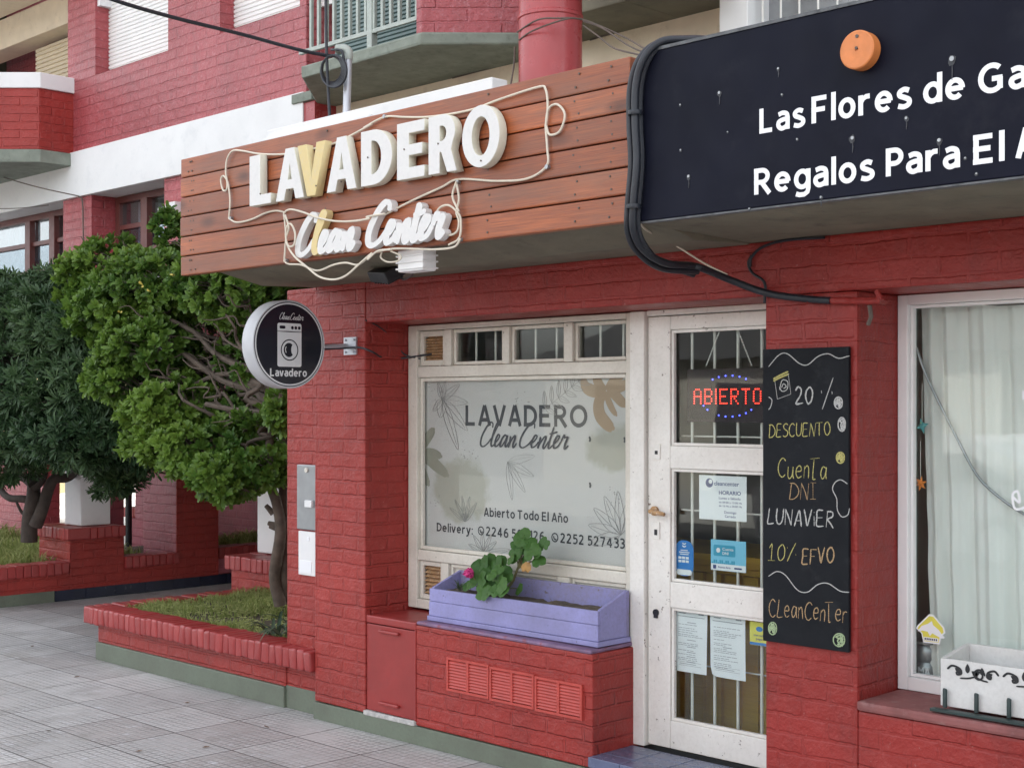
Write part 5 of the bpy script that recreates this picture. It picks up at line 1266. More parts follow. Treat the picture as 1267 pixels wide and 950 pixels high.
for x, y, r_ in ((425, 257, 7), (317, 290, 4), (318, 415, 4), (340, 488, 7), (448, 365, 3), (588, 190, 5), (640, 385, 4), (793, 382, 8), (942, 327, 6), (1068, 163, 11), (1033, 388, 8), (1105, 437, 4), (1136, 480, 4), (706, 545, 5), (598, 262, 4), (212, 275, 4), (210, 395, 4), (212, 500, 4), (508, 577, 4)):
    p = P(*S3(x, y), YS - .0135); rr = r_ * .0012
    b = MB(); b.lathe([(0, -.003), (rr * .6, -.003), (rr * .6, .001)], tuple(p), 'Y', 10); b.build('bolt_head', M['steel'], ds)
    q_ = fd(p.x, p.z, .0006); n = 9
    b2.add([fd(p.x + rr * r3.uniform(.8, 1.6) * math.cos(k * 6.283 / n), p.z - rr * .4 + rr * r3.uniform(.8, 1.7) * math.sin(k * 6.283 / n), .0012) for k in range(n)], [tuple(range(n))])
    if r_ > 4: ribbon(b2, fd, [(p.x, p.z - rr, 0), (p.x + .001, p.z - rr * 3, 0), (p.x, p.z - rr * 5, 0)], .004, .0006, .0006)
M['scuff'] = mat_plain('scuffed panel', (.035, .037, .044), .6, .4, 60, 0); b2.build('scuff_marks', M['scuff'], ds)
b = MB(); c_ = P(1064, 63, 3.96); b.lathe([(0, -.030), (.006, -.030), (.006, -.033), (.0585, -.033), (.062, -.030), (.062, .010), (.055, .012)], (c_.x, 3.972, c_.z), 'Y', 40)
od = b.build('wooden_disc', M['orange_wood']); tag(od, 'round orange wooden disc screwed to the dark sign panel', 'disc')
b = MB(); b.lathe([(0, -.036), (.005, -.036), (.005, -.031)], (c_.x, 3.972, c_.z + .005), 'Y', 10); b.lathe([(0, -.035), (.006, -.035), (.006, -.031)], (c_.x + .002, 3.972, c_.z + .042), 'Y', 10)
b.build('screw', M['cable_brown'], od)

# ================================================================ CABLES
b = MB()
main = [(905, 58, 4.25), (880, 50, 4.15), (850, 49, 4.06), (818, 52, 3.99), (797, 72, 3.955), (787, 105, 3.95), (786, 150, 3.95), (788, 200, 3.95), (784, 250, 3.95), (784, 285, 3.97), (797, 310, 4.05), (825, 326, 4.2), (862, 330, 4.42), (905, 347, 4.62), (950, 363, 4.70), (1000, 370, 4.715), (1028, 372, 4.716)]
b.tube(catmull([tuple(P(*p)) for p in main], 6), .0145, 10)
b.tube(catmull([tuple(P(px - 7 + (8 if i > 9 else 0), py + (6 if i > 8 else 3), Y + .012)) for i, (px, py, Y) in enumerate(main[2:-4])], 6), .0125, 10)
b.tube(catmull([tuple(P(px + 6 - (10 if i > 8 else 0), py + (10 if i > 9 else 1), Y + .02)) for i, (px, py, Y) in enumerate(main[2:-4])], 6), .0115, 8)
for (px, py, Y) in ((786, 140, 3.95), (784, 256, 3.955), (862, 331, 4.42)):
    p = P(px, py, Y); 
    b.lathe([(.027, -.008), (.029, 0), (.027, .008)], tuple(p), 'Z', 14)
t = tag(b.build('cable_bundle', M['cable']), 'thick bundle of black insulated cables looped between the two signs and along the wall', 'cables')
b = MB(); b.tube(catmull([tuple(P(*p)) for p in ((788, 270, 4.0), (800, 285, 4.2), (830, 300, 4.5), (870, 325, 4.62), (900, 340, 4.66))], 5), .004, 6); b.build('loose_wire', M['cord_white'], t)
b = MB(); b.tube(catmull([tuple(P(*p)) for p in ((928, 330, 4.735), (930, 318, 4.735), (945, 305, 4.735), (975, 297, 4.735), (1020, 294, 4.735))], 5), .006, 6)
b.tube(catmull([tuple(P(*p)) for p in ((930, 316, 4.735), (926, 326, 4.735), (931, 338, 4.735), (946, 350, 4.735), (946, 375, 4.735))], 5), .006, 6)
tag(b.build('lintel_wire', M['cable']), 'short black wire curling out of the red lintel beside the dark sign', 'wire')

mast = thing('service_mast', 'grey metal service pipe rising behind the plank sign with a coil of black cable', 'mast', tuple(P(428, 160, 5.10)))
b = MB(); tp, bt_ = P(431, 70, 5.10), P(428, 170, 5.10); b.tube([tuple(bt_), tuple(tp)], .023, 14); b.build('pipe', M['galv'], mast)
b = MB(); b.tube(catmull([tuple(tp - Vector((0, 0, .02))), tuple(tp + Vector((0, 0, .02))), tuple(P(427, 61, 5.09)), tuple(P(417, 61, 5.07))], 5), .027, 12); b.build('elbow', M['rail'], mast)
b = MB(); 
for k in range(5):
    cx_, cz = 411 + k * .5, 86 + k * .6; ra = 12.5 + k * .8
    b.tube([tuple(P(cx_ + ra * math.cos(a * math.pi / 14), cz + (ra + 4) * math.sin(a * math.pi / 14), 5.05 - .008 * k)) for a in range(29)], .008, 7)
b.tube(catmull([tuple(P(410, 62, 5.06)), tuple(P(418, 62, 5.05)), tuple(P(424, 66, 5.05)), tuple(P(425, 90, 5.06)), tuple(P(418, 102, 5.06))], 5), .008, 7)
for z in (80, 91): b.lathe([(.026, -.006), (.027, .006)], tuple(P(429.6, z, 5.10)), 'Z', 12)
b.build('coil', M['cable'], mast)
b = MB(); b.tube(catmull([tuple(P(410, 70, 5.05)), tuple(P(370, 62, 4.85)), tuple(P(300, 43, 4.5)), tuple(P(215, 22, 4.0)), tuple(P(140, 0, 3.6)), tuple(P(40, -38, 3.2)), tuple(P(-120, -110, 2.6))], 8), .011, 8)
tag(b.build('service_cable', M['cable']), 'black overhead cable sagging in from the upper left to the pipe mast', 'cable')
b = MB(); b.tube(catmull([tuple(P(403, -12, 5.02)), tuple(P(404, 60, 5.02)), tuple(P(406, 110, 5.02)), tuple(P(409, 165, 5.02))], 5), .009, 8)
tag(b.build('hanging_cable', M['cable']), 'dark cable hanging straight down past the balcony slab beside the mast', 'cable')
b = MB(); b.tube(catmull([tuple(P(-20, 212, YF - .05)), tuple(P(40, 230, YF - .3)), tuple(P(98, 243, YF - .05))], 5), .006, 6)
b.tube(catmull([tuple(P(97, 243, YF - .03)), tuple(P(102, 250, YF - .02)), tuple(P(103, 290, YF - .02)), tuple(P(105, 345, YF - .02))], 4), .007, 6)
b.tube(catmull([tuple(P(-20, 258, YF - .35)), tuple(P(20, 258, YF - .2)), tuple(P(60, 254, YF - .05))], 4), .004, 6)
tag(b.build('facade_wire', M['cable_brown']), 'thin dark wires strung below the white band at the left windows', 'wire')
tw_ = thing('thin_wires', 'tangle of thin weathered wires tied round the red column', 'wires', (-5, 5.2, 3.6))
for p in [((640, 40, 5.2), (665, 25, 5.16), (690, 23, 5.17), (722, 25, 5.25), (770, 45, 5.1), (800, 62, 4.6)), ((722, 27, 5.25), (745, 35, 5.2), (780, 58, 4.9), (810, 70, 4.5)), ((722, 32, 5.25), (740, 45, 5.2), (760, 60, 5.0), (790, 68, 4.7)), ((642, 50, 5.2), (660, 38, 5.16), (700, 24, 5.17), (720, 24, 5.25)), ((637, 58, 5.3), (636, 80, 5.3), (632, 105, 5.2)), ((730, 50, YG - .02), (800, 28, YG - .02), (850, 16, YG - .02), (889, 8, YG - .02)), ((560, 97, YG - .02), (600, 86, YG - .02), (638, 72, YG - .02)), ((400, 128, YG - .02), (450, 121, YG - .02), (520, 100, YG - .02), (560, 95, YG - .02))]:
    b = MB(); b.tube(catmull([tuple(P(*q_)) for q_ in p], 5), .0045, 6); b.build('wire', M['cable_brown'], tw_)

# ================================================================ ROUND PROJECTING SIGN
XS_ = -5.955; cy, cz, RS = 4.345, 2.072, .229
rs = thing('round_sign', 'round black and white projecting lightbox sign with a washing machine emblem on the red pillar', 'sign', (XS_, cy, cz))
b = MB(); b.lathe([(0, -.10), (RS, -.10), (RS + .003, -.094), (RS + .003, -.006), (RS, 0), (RS - .006, 0), (RS - .007, -.004), (0, -.004)], (XS_, cy, cz), 'X', 72); b.build('rim', M['alu'], rs, smooth=True)
ff_ = Frame((XS_, cy, cz), (0, 1, 0), (0, 0, 1), (1, 0, 0))
M['sign_face'] = mat_plain('navy black sign face', (.014, .015, .024), .12, .1, 3, 0)
M['sign_pale'] = mat_plain('pale sign print', (.68, .69, .70), .3, .02, 5, 0)
def disc(mb, fr, a, c, r0, r1, lift, n=64, sx=1.0, sz=1.0):
    if r0 <= 0: mb.add([fr(a + r1 * sx * math.cos(6.28318 * k / n), c + r1 * sz * math.sin(6.28318 * k / n), lift) for k in range(n)], [tuple(range(n))]); return
    vv = []
    for k in range(n):
        A_ = 6.28318530718 * k / n; vv += [fr(a + r0 * sx * math.cos(A_), c + r0 * sz * math.sin(A_), lift), fr(a + r1 * sx * math.cos(A_), c + r1 * sz * math.sin(A_), lift)]
    mb.add(vv, [(2 * k, 2 * k + 1, (2 * k + 3) % (2 * n), (2 * k + 2) % (2 * n)) for k in range(n)])
b = MB(); disc(b, ff_, 0, 0, 0, RS - .007, -.003); b.build('face', M['sign_face'], rs)
def rrect(fr, x0, x1, z0, z1, r, lift, n=6):
    pts = []
    for cx_, cz_, a in ((x1 - r, z1 - r, 0), (x0 + r, z1 - r, 90), (x0 + r, z0 + r, 180), (x1 - r, z0 + r, 270)): pts += arc(cx_, cz_, r, r, a, a + 90, n)
    return [fr(x, z, lift) for x, z in pts]
b = MB(); disc(b, ff_, 0, 0, RS - .020, RS - .012, -.0018)
v = rrect(ff_, -.077, .077, -.118, .110, .012, -.0018); b.add(v, [tuple(range(len(v)))])
sans(b, ff_, 'Lavadero', -.123, .112, -.168, .040, .21, -.0018)
b.build('printed_emblem', M['sign_pale'], rs)
b = MB(); script_strokes(b, ff_, 'clean', -.062, .0, .128, .036, .0026, .0005, -.0025); script_strokes(b, ff_, 'center', .006, .088, .128, .036, .0026, .0005, -.0025); b.build('script_print', M['sign_pale'], rs)
b = MB(); disc(b, ff_, 0, -.03, .050, .056, -.0010); disc(b, ff_, -.004, -.03, 0, .037, -.0010, sx=.9)
ribbon(b, ff_, [(-.077, .066, 0), (0, .066, 0), (.077, .066, 0)], .005, .0006, -.0016)
v = rrect(ff_, -.064, -.026, .080, .096, .0075, -.0010); b.add(v, [tuple(range(len(v)))])
for x in (.018, .040, .062): disc(b, ff_, x, .087, 0, .009, -.0010, 20)
b.build('emblem_detail', M['sign_face'], rs)
b = MB(); disc(b, ff_, .028, -.028, 0, .026, -.0002, sx=.7, sz=1.15); stroke(b, ff_, [(-.022, -.012), (-.027, -.028), (-.022, -.046)], .004, 5, lift=-.0008); b.build('emblem_shine', M['sign_pale'], rs)
b = MB(); b.tube([(XS_ - .05, cy + RS - .01, cz - .005), (XS_ - .02, YW - .008, cz + .005)], .012, 8); b.box(XS_ - .045, XS_ + .06, YW - .012, YW - .001, cz - .045, cz + .05)
for dx in (-.028, .044):
    for dz in (-.03, .036): b.lathe([(0, -.020), (.007, -.020), (.007, -.010)], (XS_ + dx, YW, cz + dz), 'Y', 8)
b.build('bracket', M['galv'], rs, bevel=0)
b = MB(); b.tube(catmull([(XS_ - .05, cy + RS, cz - .02), (XS_ - .02, YW - .04, cz - .01), tuple(P(445, 430, YW - .02)), tuple(P(462, 436, YW - .01)), tuple(P(475, 443, 4.9)), tuple(P(500, 443, 5.02)), tuple(P(520, 440, YD + .01)), tuple(P(534, 438, YD + .03))], 6), .0055, 7)
b.tube(catmull([tuple(P(452, 396, YW - .008)), tuple(P(470, 405, 4.85)), tuple(P(486, 420, 4.95)), tuple(P(500, 438, 5.02)), tuple(P(520, 444, YD + .015))], 6), .004, 6)
tag(b.build('sign_cable', M['cable']), 'thin black cable running from the round sign bracket to the window louvre', 'cable')

# floodlight and junction box under the canopy
fl = thing('floodlight', 'small black floodlight hanging under the canopy below the plank sign', 'floodlight', tuple(P(477, 338, 4.35)))
c_ = P(478, 338, 4.33); b = MB(); b.box(-.085, .085, -.028, .028, -.055, .055)
rot = Matrix.Rotation(R_(-62), 4, 'X') @ Matrix.Rotation(R_(12), 4, 'Y')
b.v = [rot @ v + c_ for v in b.v]; b.build('housing', M['black'], fl, bevel=.006)
b = MB()
for k in range(6): b.box(-.07 + k * .026, -.062 + k * .026, .029, .038, -.045, .045)
b.v = [rot @ v + c_ for v in b.v]; b.build('cooling_fins', M['black'], fl)
b = MB(); b.tube([c_ + Vector((-.06, .0, .02)), c_ + Vector((-.04, .05, .10))], .006, 6); b.tube([c_ + Vector((.06, .0, .02)), c_ + Vector((.05, .05, .10))], .006, 6); b.build('yoke', M['black'], fl)
jx = thing('junction_box', 'white ribbed plastic cable box under the word Center at the bottom edge of the plank sign'.replace(' the word Center at', ''), 'junction box', tuple(P(515, 325, 4.10)))
p0, p1 = P(494, 311, 4.04), P(532, 333, 4.04); b = MB(); p1.x -= .035; b.box(p0.x, p1.x, 4.03, 4.11, p1.z - .002, p0.z + .004); b.build('body', M['white_paint'], jx, bevel=.008)
b = MB()
for k in range(3): b.box(p0.x - .006, p1.x + .006, 4.023, 4.116, p1.z + .008 + k * .028, p1.z + .015 + k * .028)
b.build('rib', M['white_paint'], jx, bevel=.002)
b = MB(); b.tube(catmull([tuple(P(495, 342, 4.33)), tuple(P(500, 346, 4.25)), tuple(P(510, 340, 4.16)), tuple(P(508, 333, 4.12))], 5), .005, 6); b.build('lead', M['black'], jx)

# ================================================================ CHALKBOARD
cb = thing('chalkboard', 'tall black chalkboard with handwritten offers in coloured chalk beside the door', 'chalkboard', (-3.06, YW, .8))
b = MB(); b.box(-3.258, -2.862, YW - .022, YW - .006, .797, 1.979); b.build('board', M['chalkboard'], cb, bevel=.002)
fc = street(YW - .0222); Q = lambda x, y: (lambda p: (p.x, p.z))(P(930 + x / 2.372, 420 + y / 2.375, YW - .0222))
def line(mat, segs, wid=.0038, name='chalk_drawing'):
    b = MB()
    for k, (pp, cl_) in enumerate(segs): stroke(b, fc, [Q(*p) for p in pp], wid, 7, cl_, .0004 + .0003 * (k % 4))
    return b.build(name, mat, cb)
line(M['ck_white'], [([(50, 80), (80, 46), (105, 42), (140, 70), (165, 74), (195, 50), (225, 42), (255, 55), (288, 48)], False),
   ([(50, 168), (60, 178), (56, 198), (50, 206)], False), ([(205, 112) if False else (240, 112), (225, 155), (208, 205)], False),
   ([(50, 695), (75, 681), (100, 692), (135, 735), (165, 741), (195, 719), (225, 716), (260, 738), (287, 742)], False),
   ([(282, 424), (262, 412), (245, 420), (238, 440), (250, 468), (252, 500), (265, 520), (282, 515), (288, 495)], False),
   ([(68, 118), (76, 175)], False), ([(76, 175), (116, 160)], False), ([(116, 160), (108, 100)], False), ([(82, 148), (90, 120), (106, 124), (104, 146), (90, 152), (82, 140)], False), ([(88, 142), (94, 130), (102, 138), (94, 144)], False)])
def scrib(mat, items):
    b = MB(); r4 = random.Random(3)
    for cx_, cy_, rx, ry in items:
        stroke(b, fc, [Q(cx_ + rx * math.cos(a), cy_ + ry * math.sin(a)) for a in [k * .7 for k in range(10)]], .005, 5)
        stroke(b, fc, [Q(cx_ + r4.uniform(-.8, .8) * rx, cy_ + r4.uniform(-.85, .85) * ry) for _ in range(16)], .006, 4, lift=.0012)
    b.build('chalk_drawing', mat, cb)
scrib(M['ck_white'], [(255, 186, 12, 17), (265, 249, 11, 20)]); scrib(M['ck_yellow'], [(261, 347, 12, 16)]); scrib(M['ck_green'], [(62, 848, 12, 18), (257, 882, 17, 19)])
line(M['ck_yellow'], [([(64, 116), (86, 104), (108, 94)], False), ([(64, 122), (86, 111), (110, 101)], False), ([(66, 112), (68, 124)], False)], .007)
def words(mat, body, x0, y0, x1, y1, cap_px, wid=.0037):
    a, c = Q(x0, y0), Q(x1, y1); top = Q(x0, y0 - cap_px)
    b = MB(); chalk(b, fc, body, a[0], c[0], a[1], top[1] - a[1], wid, (c[1] - a[1]) / (c[0] - a[0])); b.build('chalk_writing', mat, cb)
words(M['ck_white'], '20', 130, 190, 178, 190, 50, .0062)
line(M['ck_white'], [([(205, 150), (206, 158)], False), ([(236, 152), (237, 160)], False)], .006)
words(M['ck_yellow'], 'DESCUENTO', 52, 286, 230, 281, 38)
words(M['ck_yellow'], 'Cuenta', 78, 406, 220, 408, 56); words(M['ck_orange'], 'DNI', 112, 468, 190, 468, 48)
words(M['ck_white'], 'LUNAViER', 48, 542, 240, 552, 46, .0056); words(M['ck_yellow'], '10%', 52, 648, 130, 645, 48); words(M['ck_orange'], 'EFVO', 148, 660, 240, 652, 45, .0056)
words(M['ck_orange'], 'CLeanCenter', 52, 812, 280, 830, 52)

# ================================================================ DOOR THINGS
led = thing('led_sign', 'dark led sign glowing red and blue, hung by chains behind the door glass', 'led sign', (-3.7, 5.14, 1.67))
LX0, LX1 = P(850, 457, 5.101).x, -3.38
b = MB(); b.box(LX0, LX1, 5.1012, 5.120, P(850, 522, 5.101).z, P(850, 457, 5.101).z); M['led_panel'] = mat_plain('dark led panel', (.012, .005, .010), .5, .1, 5, 0, spec=.1); b.build('panel', M['led_panel'], led, bevel=.002)
DOT = {'A': ['01110', '10001', '10001', '11111', '10001', '10001', '10001'], 'B': ['11110', '10001', '10001', '11110', '10001', '10001', '11110'], 'I': ['1'] * 7, 'E': ['11111', '10000', '10000', '11110', '10000', '10000', '11111'],
       'R': ['11110', '10001', '10001', '11110', '10100', '10010', '10001'], 'T': ['11111', '00100', '00100', '00100', '00100', '00100', '00100'], 'O': ['01110', '10001', '10001', '10001', '10001', '10001', '01110']}
b = MB(); x = P(859, 498, 5.1).x; pt = (P(941, 498, 5.1).x - x) / 39.6; zt = P(860, 482, 5.1).z; pz = (zt - P(860, 499, 5.1).z) / 6
for ch in 'ABIERTO':
    g_ = DOT[ch]; wq = len(g_[0])
    for r_, row in enumerate(g_):
        for c2, bit in enumerate(row):
            if bit == '1': b.lathe([(0, -.003), (.0024, -.0025), (.0032, 0)], (x + c2 * pt, 5.1010, zt - r_ * pz), 'Y', 8)
    x += (wq + 1.6) * pt
M['led_red'] = mat_emit('red led', (1.0, .04, .02), 1.0); M['led_blue'] = mat_emit('blue led', (.06, .08, 1.0), 1.6)
b.build('led_word', M['led_red'], led)
b = MB()
for k in range(26):
    if k % 7 in (3,) or k in (0, 1, 2, 11, 12, 13, 14, 24, 25): continue
    a = 6.283 * k / 26; b.lathe([(0, -.003), (.0028, -.0025), (.0036, 0)], (P(902, 490, 5.1).x + .160 * math.cos(a), 5.1010, P(902, 490, 5.1).z + .092 * math.sin(a)), 'Y', 8)
b.build('led_ring', M['led_blue'], led)
b = MB()
for a, c in (((892.6, 404), (873.7, 453)), ((910.5, 402), (930.5, 453))):
    p0, p1 = P(*a, 5.11), P(*c, 5.11); n = 15
    for k in range(n):
        q0, q1 = p0.lerp(p1, k / n), p0.lerp(p1, (k + .8) / n); b.tube([q0, q1], .0032, 5)
b.build('chain', M['bar'], led)

def paper(name, label, cat, x0, x1, z0, z1, mat, yoff=0.0, r=0.0):
    t = thing(name, label, cat, ((x0 + x1) / 2, YD + .047, z0)); fp = street(YD + .0478 + yoff)
    b = MB()
    if r:
        v = [Vector(q) for q in rrect(fp, x0, x1, z0, z1, r, 0)]; n = len(v); b.add(v + [q + Vector((0, .0008, 0)) for q in v], [tuple(range(n)), tuple(range(2 * n - 1, n - 1, -1))] + [(i, (i + 1) % n, n + (i + 1) % n, n + i) for i in range(n)])
    else: b.box(x0, x1, YD + .0478 + yoff, YD + .0486 + yoff, z0, z1)
    b.build('sheet', mat, t); return t, fp
t, fp = paper('hours_poster', 'white opening hours poster in navy print behind the door glass', 'poster', -3.836, -3.575, 1.236, 1.436, M['paper'])
b = MB(); text_mesh(b, 'HORARIO', fp, -3.725, -3.605, 1.352, .017, .022, .0004, .0002); text_mesh(b, 'Lunes a Sábado', fp, -3.725, -3.607, 1.331, .0105, .012, .0004, .0002)
text_mesh(b, 'de 09:00 a 13:00 Hs', fp, -3.725, -3.600, 1.313, .0085, .01, .0004, .0002); text_mesh(b, 'de 16 Hs a 20:00 Hs', fp, -3.725, -3.600, 1.297, .0085, .01, .0004, .0002)
text_mesh(b, 'Domingo', fp, -3.695, -3.630, 1.268, .011, .012, .0004, .0002); text_mesh(b, 'Cerrado', fp, -3.692, -3.633, 1.250, .011, .012, .0004, .0002)
text_mesh(b, 'cleancenter', fp, -3.752, -3.615, 1.392, .019, .008, .0004, .0002); disc(b, fp, -3.778, 1.402, 0, .021, .0005, 28); b.build('print', M['print_navy'], t)
b = MB(); disc(b, fp, -3.772, 1.408, 0, .010, .0009, 20); b.build('logo_shine', M['paper'], t)
t, fp = paper('bank_card_poster', 'light blue payment poster with a teal panel, lower right of the hours poster', 'poster', -3.770, -3.578, 1.010, 1.148, M['cyan_st'])
b = MB(); b.box(-3.769, -3.579, YD + .0470, YD + .0476, 1.011, 1.040); b.build('white_strip', M['paper'], t)
b = MB(); v = rrect(fp, -3.755, -3.635, 1.075, 1.125, .008, .0006); b.add(v, [tuple(range(len(v)))])
for k in range(12): b.box(-3.765 + k * .0108, -3.757 + k * .0108, YD + .0472, YD + .0477, 1.041, 1.047 + .012 * abs(math.sin(k * 2.1)))
b.build('panel_print', M['teal_st'], t)
b = MB(); text_mesh(b, 'Cuenta', fp, -3.705, -3.645, 1.102, .012, .012, .0004, .0010); text_mesh(b, 'DNI', fp, -3.705, -3.672, 1.083, .012, .02, .0004, .0010); disc(b, fp, -3.728, 1.101, 0, .011, .0012, 20); b.build('white_print', M['paper'], t)
b = MB(); b.box(-3.757, -3.740, YD + .0462, YD + .0469, 1.017, 1.034); text_mesh(b, 'Buenos Aires', fp, -3.728, -3.660, 1.022, .009, .01, .0004, .0014); b.box(-3.640, -3.600, YD + .0462, YD + .0469, 1.022, 1.029); b.build('small_print', M['print_navy'], t)
t, fp = paper('payment_sticker', 'blue rounded sticker at the left edge of the middle door pane', 'sticker', -3.992, -3.886, .968, 1.132, M['blue_st'], 0, .045)
b = MB()
for k in range(3):
    for j in range(2): b.box(-3.972 + k * .021, -3.955 + k * .021, YD + .0468, YD + .0476, 1.030 + j * .016, 1.041 + j * .016)
for k, wd in enumerate((.05, .06, .04)): b.box(-3.939 - wd / 2, -3.939 + wd / 2, YD + .0468, YD + .0476, 1.066 + k * .009, 1.070 + k * .009)
stroke(b, fp, [(-3.950, 1.108), (-3.939, 1.102), (-3.928, 1.108)], .005, 4); stroke(b, fp, [(-3.950, 1.120), (-3.939, 1.114), (-3.928, 1.120)], .005, 4)
v = rrect(fp, -3.983, -3.895, .972, .998, .012, .0006); b.add(v, [tuple(range(len(v)))]); b.build('white_print', M['paper'], t)
def doc(name, label, x0, x1, z0, z1, seed, lean):
    t = thing(name, label, 'document', ((x0 + x1) / 2, YD + .047, z0), 'printed forms taped inside the lower door pane')
    sh = lambda x, z: x + lean * (z - z0)
    b = MB(); n = 12; vv = []; ffs = []
    for i in range(n + 1):
        for j in range(n + 1):
            s_, q_ = i / n, j / n; x, z = x0 + (x1 - x0) * s_, z0 + (z1 - z0) * q_
            curl = .014 * max(0, .28 - s_ - q_) / .28 if seed == 2 else .0
            cut = max(0, .16 - s_ - q_) if seed == 2 else 0
            vv.append((sh(x + cut * .06, z), YD + .0481 + .0008 * math.sin(s_ * 9 + q_ * 4) - 0 * curl, z + cut * .06))
    for i in range(n):
        for j in range(n): a = i * (n + 1) + j; ffs.append((a, a + n + 1, a + n + 2, a + 1))
    b.add(vv, ffs); b.build('sheet', M['paper'], t)
    b = MB(); r4 = random.Random(seed); z = z1 - .035
    def ln(xa, xb, z, h): b.box(sh(xa, z), sh(xb, z), YD + .0466, YD + .0470, z, z + h)
    ln(x0 + .02, x0 + .06, z1 - .022, .004); ln(x1 - .05, x1 - .02, z1 - .022, .006); ln(x0 + .015, x1 - .015, z1 - .036, .003)
    z = z1 - .055
    while z > z0 + .05:
        k = r4.random(); z -= r4.choice((.008, .010, .016))
        if k < .25: ln(x0 + .07, x0 + .12, z, .003)
        else:
            x = x0 + .02
            while x < x0 + r4.uniform(.07, .165): L = r4.uniform(.008, .025); ln(x, min(x + L, x1 - .02), z, .0024); x += L + .004
    ln(x0 + .025, x1 - .03, z0 + .03, .0012); ln(x0 + .025, x1 - .03, z0 + .046, .0012); ln(x0 + .03, x1 - .06, z0 + .037, .0024)
    b.build('print', M['print_grey'], t)
doc('printed_form', 'left of the two white printed forms in the lower door pane', -3.978, -3.795, .528, .818, 1, .02)
doc('printed_form', 'right of the two white printed forms, its lower left corner folded', -3.772, -3.580, .530, .816, 2, -.008)
t, fp = paper('yellow_sticker', 'yellow payment sticker with a blue lower edge in the lower door pane', 'sticker', -3.558, -3.455, .698, .800, M['yellow_st'])
b = MB(); b.box(-3.557, -3.456, YD + .0468, YD + .0476, .699, .711); disc(b, fp, -3.507, .770, 0, .018, .0008, 24, 1.0, .62); b.build('blue_print', M['blue_st'], t)
b = MB(); text_mesh(b, 'mercado', fp, -3.536, -3.478, .738, .010, .012, .0004, .0006); text_mesh(b, 'pago', fp, -3.524, -3.490, .722, .010, .012, .0004, .0006); b.build('print', M['print_navy'], t)

for o in list(COL.objects):
    if o.parent is None and o.get('category') in ('poster', 'document', 'sticker') and o.location.x < -3.4: o.location.x -= .006 if 'rounded' in o['label'] else .024

# interior furniture seen through the door
ct = thing('shop_counter', 'yellow varnished slatted wooden counter inside behind the door', 'counter', (-4.2, 5.62, .15))
b = MB(); b.box(-5.3, -3.2, 5.62, 5.66, .15, 1.0)
for i in range(19): b.box(-5.28 + i * .11, -5.20 + i * .11, 5.59, 5.619, .17, .92)
b.box(-5.32, -3.18, 5.575, 5.6185, .925, 1.0); b.build('front', M['yellow_wood'], ct, bevel=.003)
b = MB(); b.box(-5.34, -3.16, 5.56, 6.15, 1.02, .96); b.build('counter_top', M['yellow_wood'], ct, bevel=.004)
b = MB(); b.box(-3.24, -3.2, 5.661, 6.14, .15, 1.0); b.build('side', M['yellow_wood'], ct)
cr = thing('washing_machine', 'white front loading washing machine standing in the dark shop interior', 'washing machine', (-5.2, 8.2, .15))
b = MB(); b.box(-5.5, -4.9, 8.0, 8.58, .15, 1.0); b.build('body', M['white_paint'], cr, bevel=.02)
b = MB(); b.lathe([(.0, -.01), (.14, -.01), (.19, -.03), (.21, 0)], (-5.2, 8.0, .55), 'Y', 32); b.build('door', M['room_dark'], cr)
sf = thing('shelf_unit', 'dark tall shelf unit against the back wall inside the shop', 'shelf', (-3.7, 8.4, .15))
b = MB(); frame_rect(b, -4.5, -3.1, .15, 1.9, 8.25, 8.58, .05, .05, .05, .05)
for z in (.6, 1.0, 1.45): b.box(-4.449, -3.151, 8.25, 8.58, z, z + .04)
b.box(-4.449, -3.151, 8.56, 8.579, .2, 1.85); b.build('carcass', M['room_dark'], sf)

# ================================================================ LILAC PLANTER AND GERANIUM
bx = thing('wooden_planter', 'lilac painted wooden window box on the sill under the laundry window', 'window box', (-4.78, 4.8, .64))
BX0, BX1, BY0, BY1 = -5.372, -4.212, 4.80, 5.025
b = MB(); b.box(BX0, BX1, BY0, BY0 + .018, .668, .741); b.box(BX0 + .002, BX1 - .001, BY0 + .001, BY0 + .018, .7425, .808); b.build('front_board', M['lilac_front'], bx, bevel=.003, jitter=.0015)
b = MB(); b.box(BX0 + .001, BX1 - .001, BY1 - .018, BY1, .668, .884); b.build('back_board', M['lilac_worn'], bx, bevel=.003)
for x0 in (BX0 + .0005, BX1 - .0185):
    b = MB(); pts = [(BY0 + .019, .669), (BY1 - .019, .669), (BY1 - .019, .882), (BY0 + .019, .812)]; b.profile(pts, x0, x0 + .018); b.build('end_board', M['lilac_front'], bx, bevel=.003)
b = MB(); b.box(BX0 - .006, BX1 + .006, BY0 - .008, BY1 + .004, .643, .6665); b.build('base_board', M['lilac_front'], bx, bevel=.004, jitter=.002)
b = MB(); vv = []; ffs = []; n = 30
for i in range(n + 1):
    for j in range(7):
        x, y = BX0 + .019 + (BX1 - BX0 - .038) * i / n, BY0 + .0185 + (BY1 - BY0 - .037) * j / 6
        vv.append((x, y, .792 + .018 * mnoise.noise(Vector((x * 9, y * 9, 2))) + .012 * mnoise.noise(Vector((x * 40, y * 40, 2)))))
for i in range(n):
    for j in range(6): a = i * 7 + j; ffs.append((a, a + 7, a + 8, a + 1))
b.add(vv, ffs); b.build('soil', M['soil'], bx)
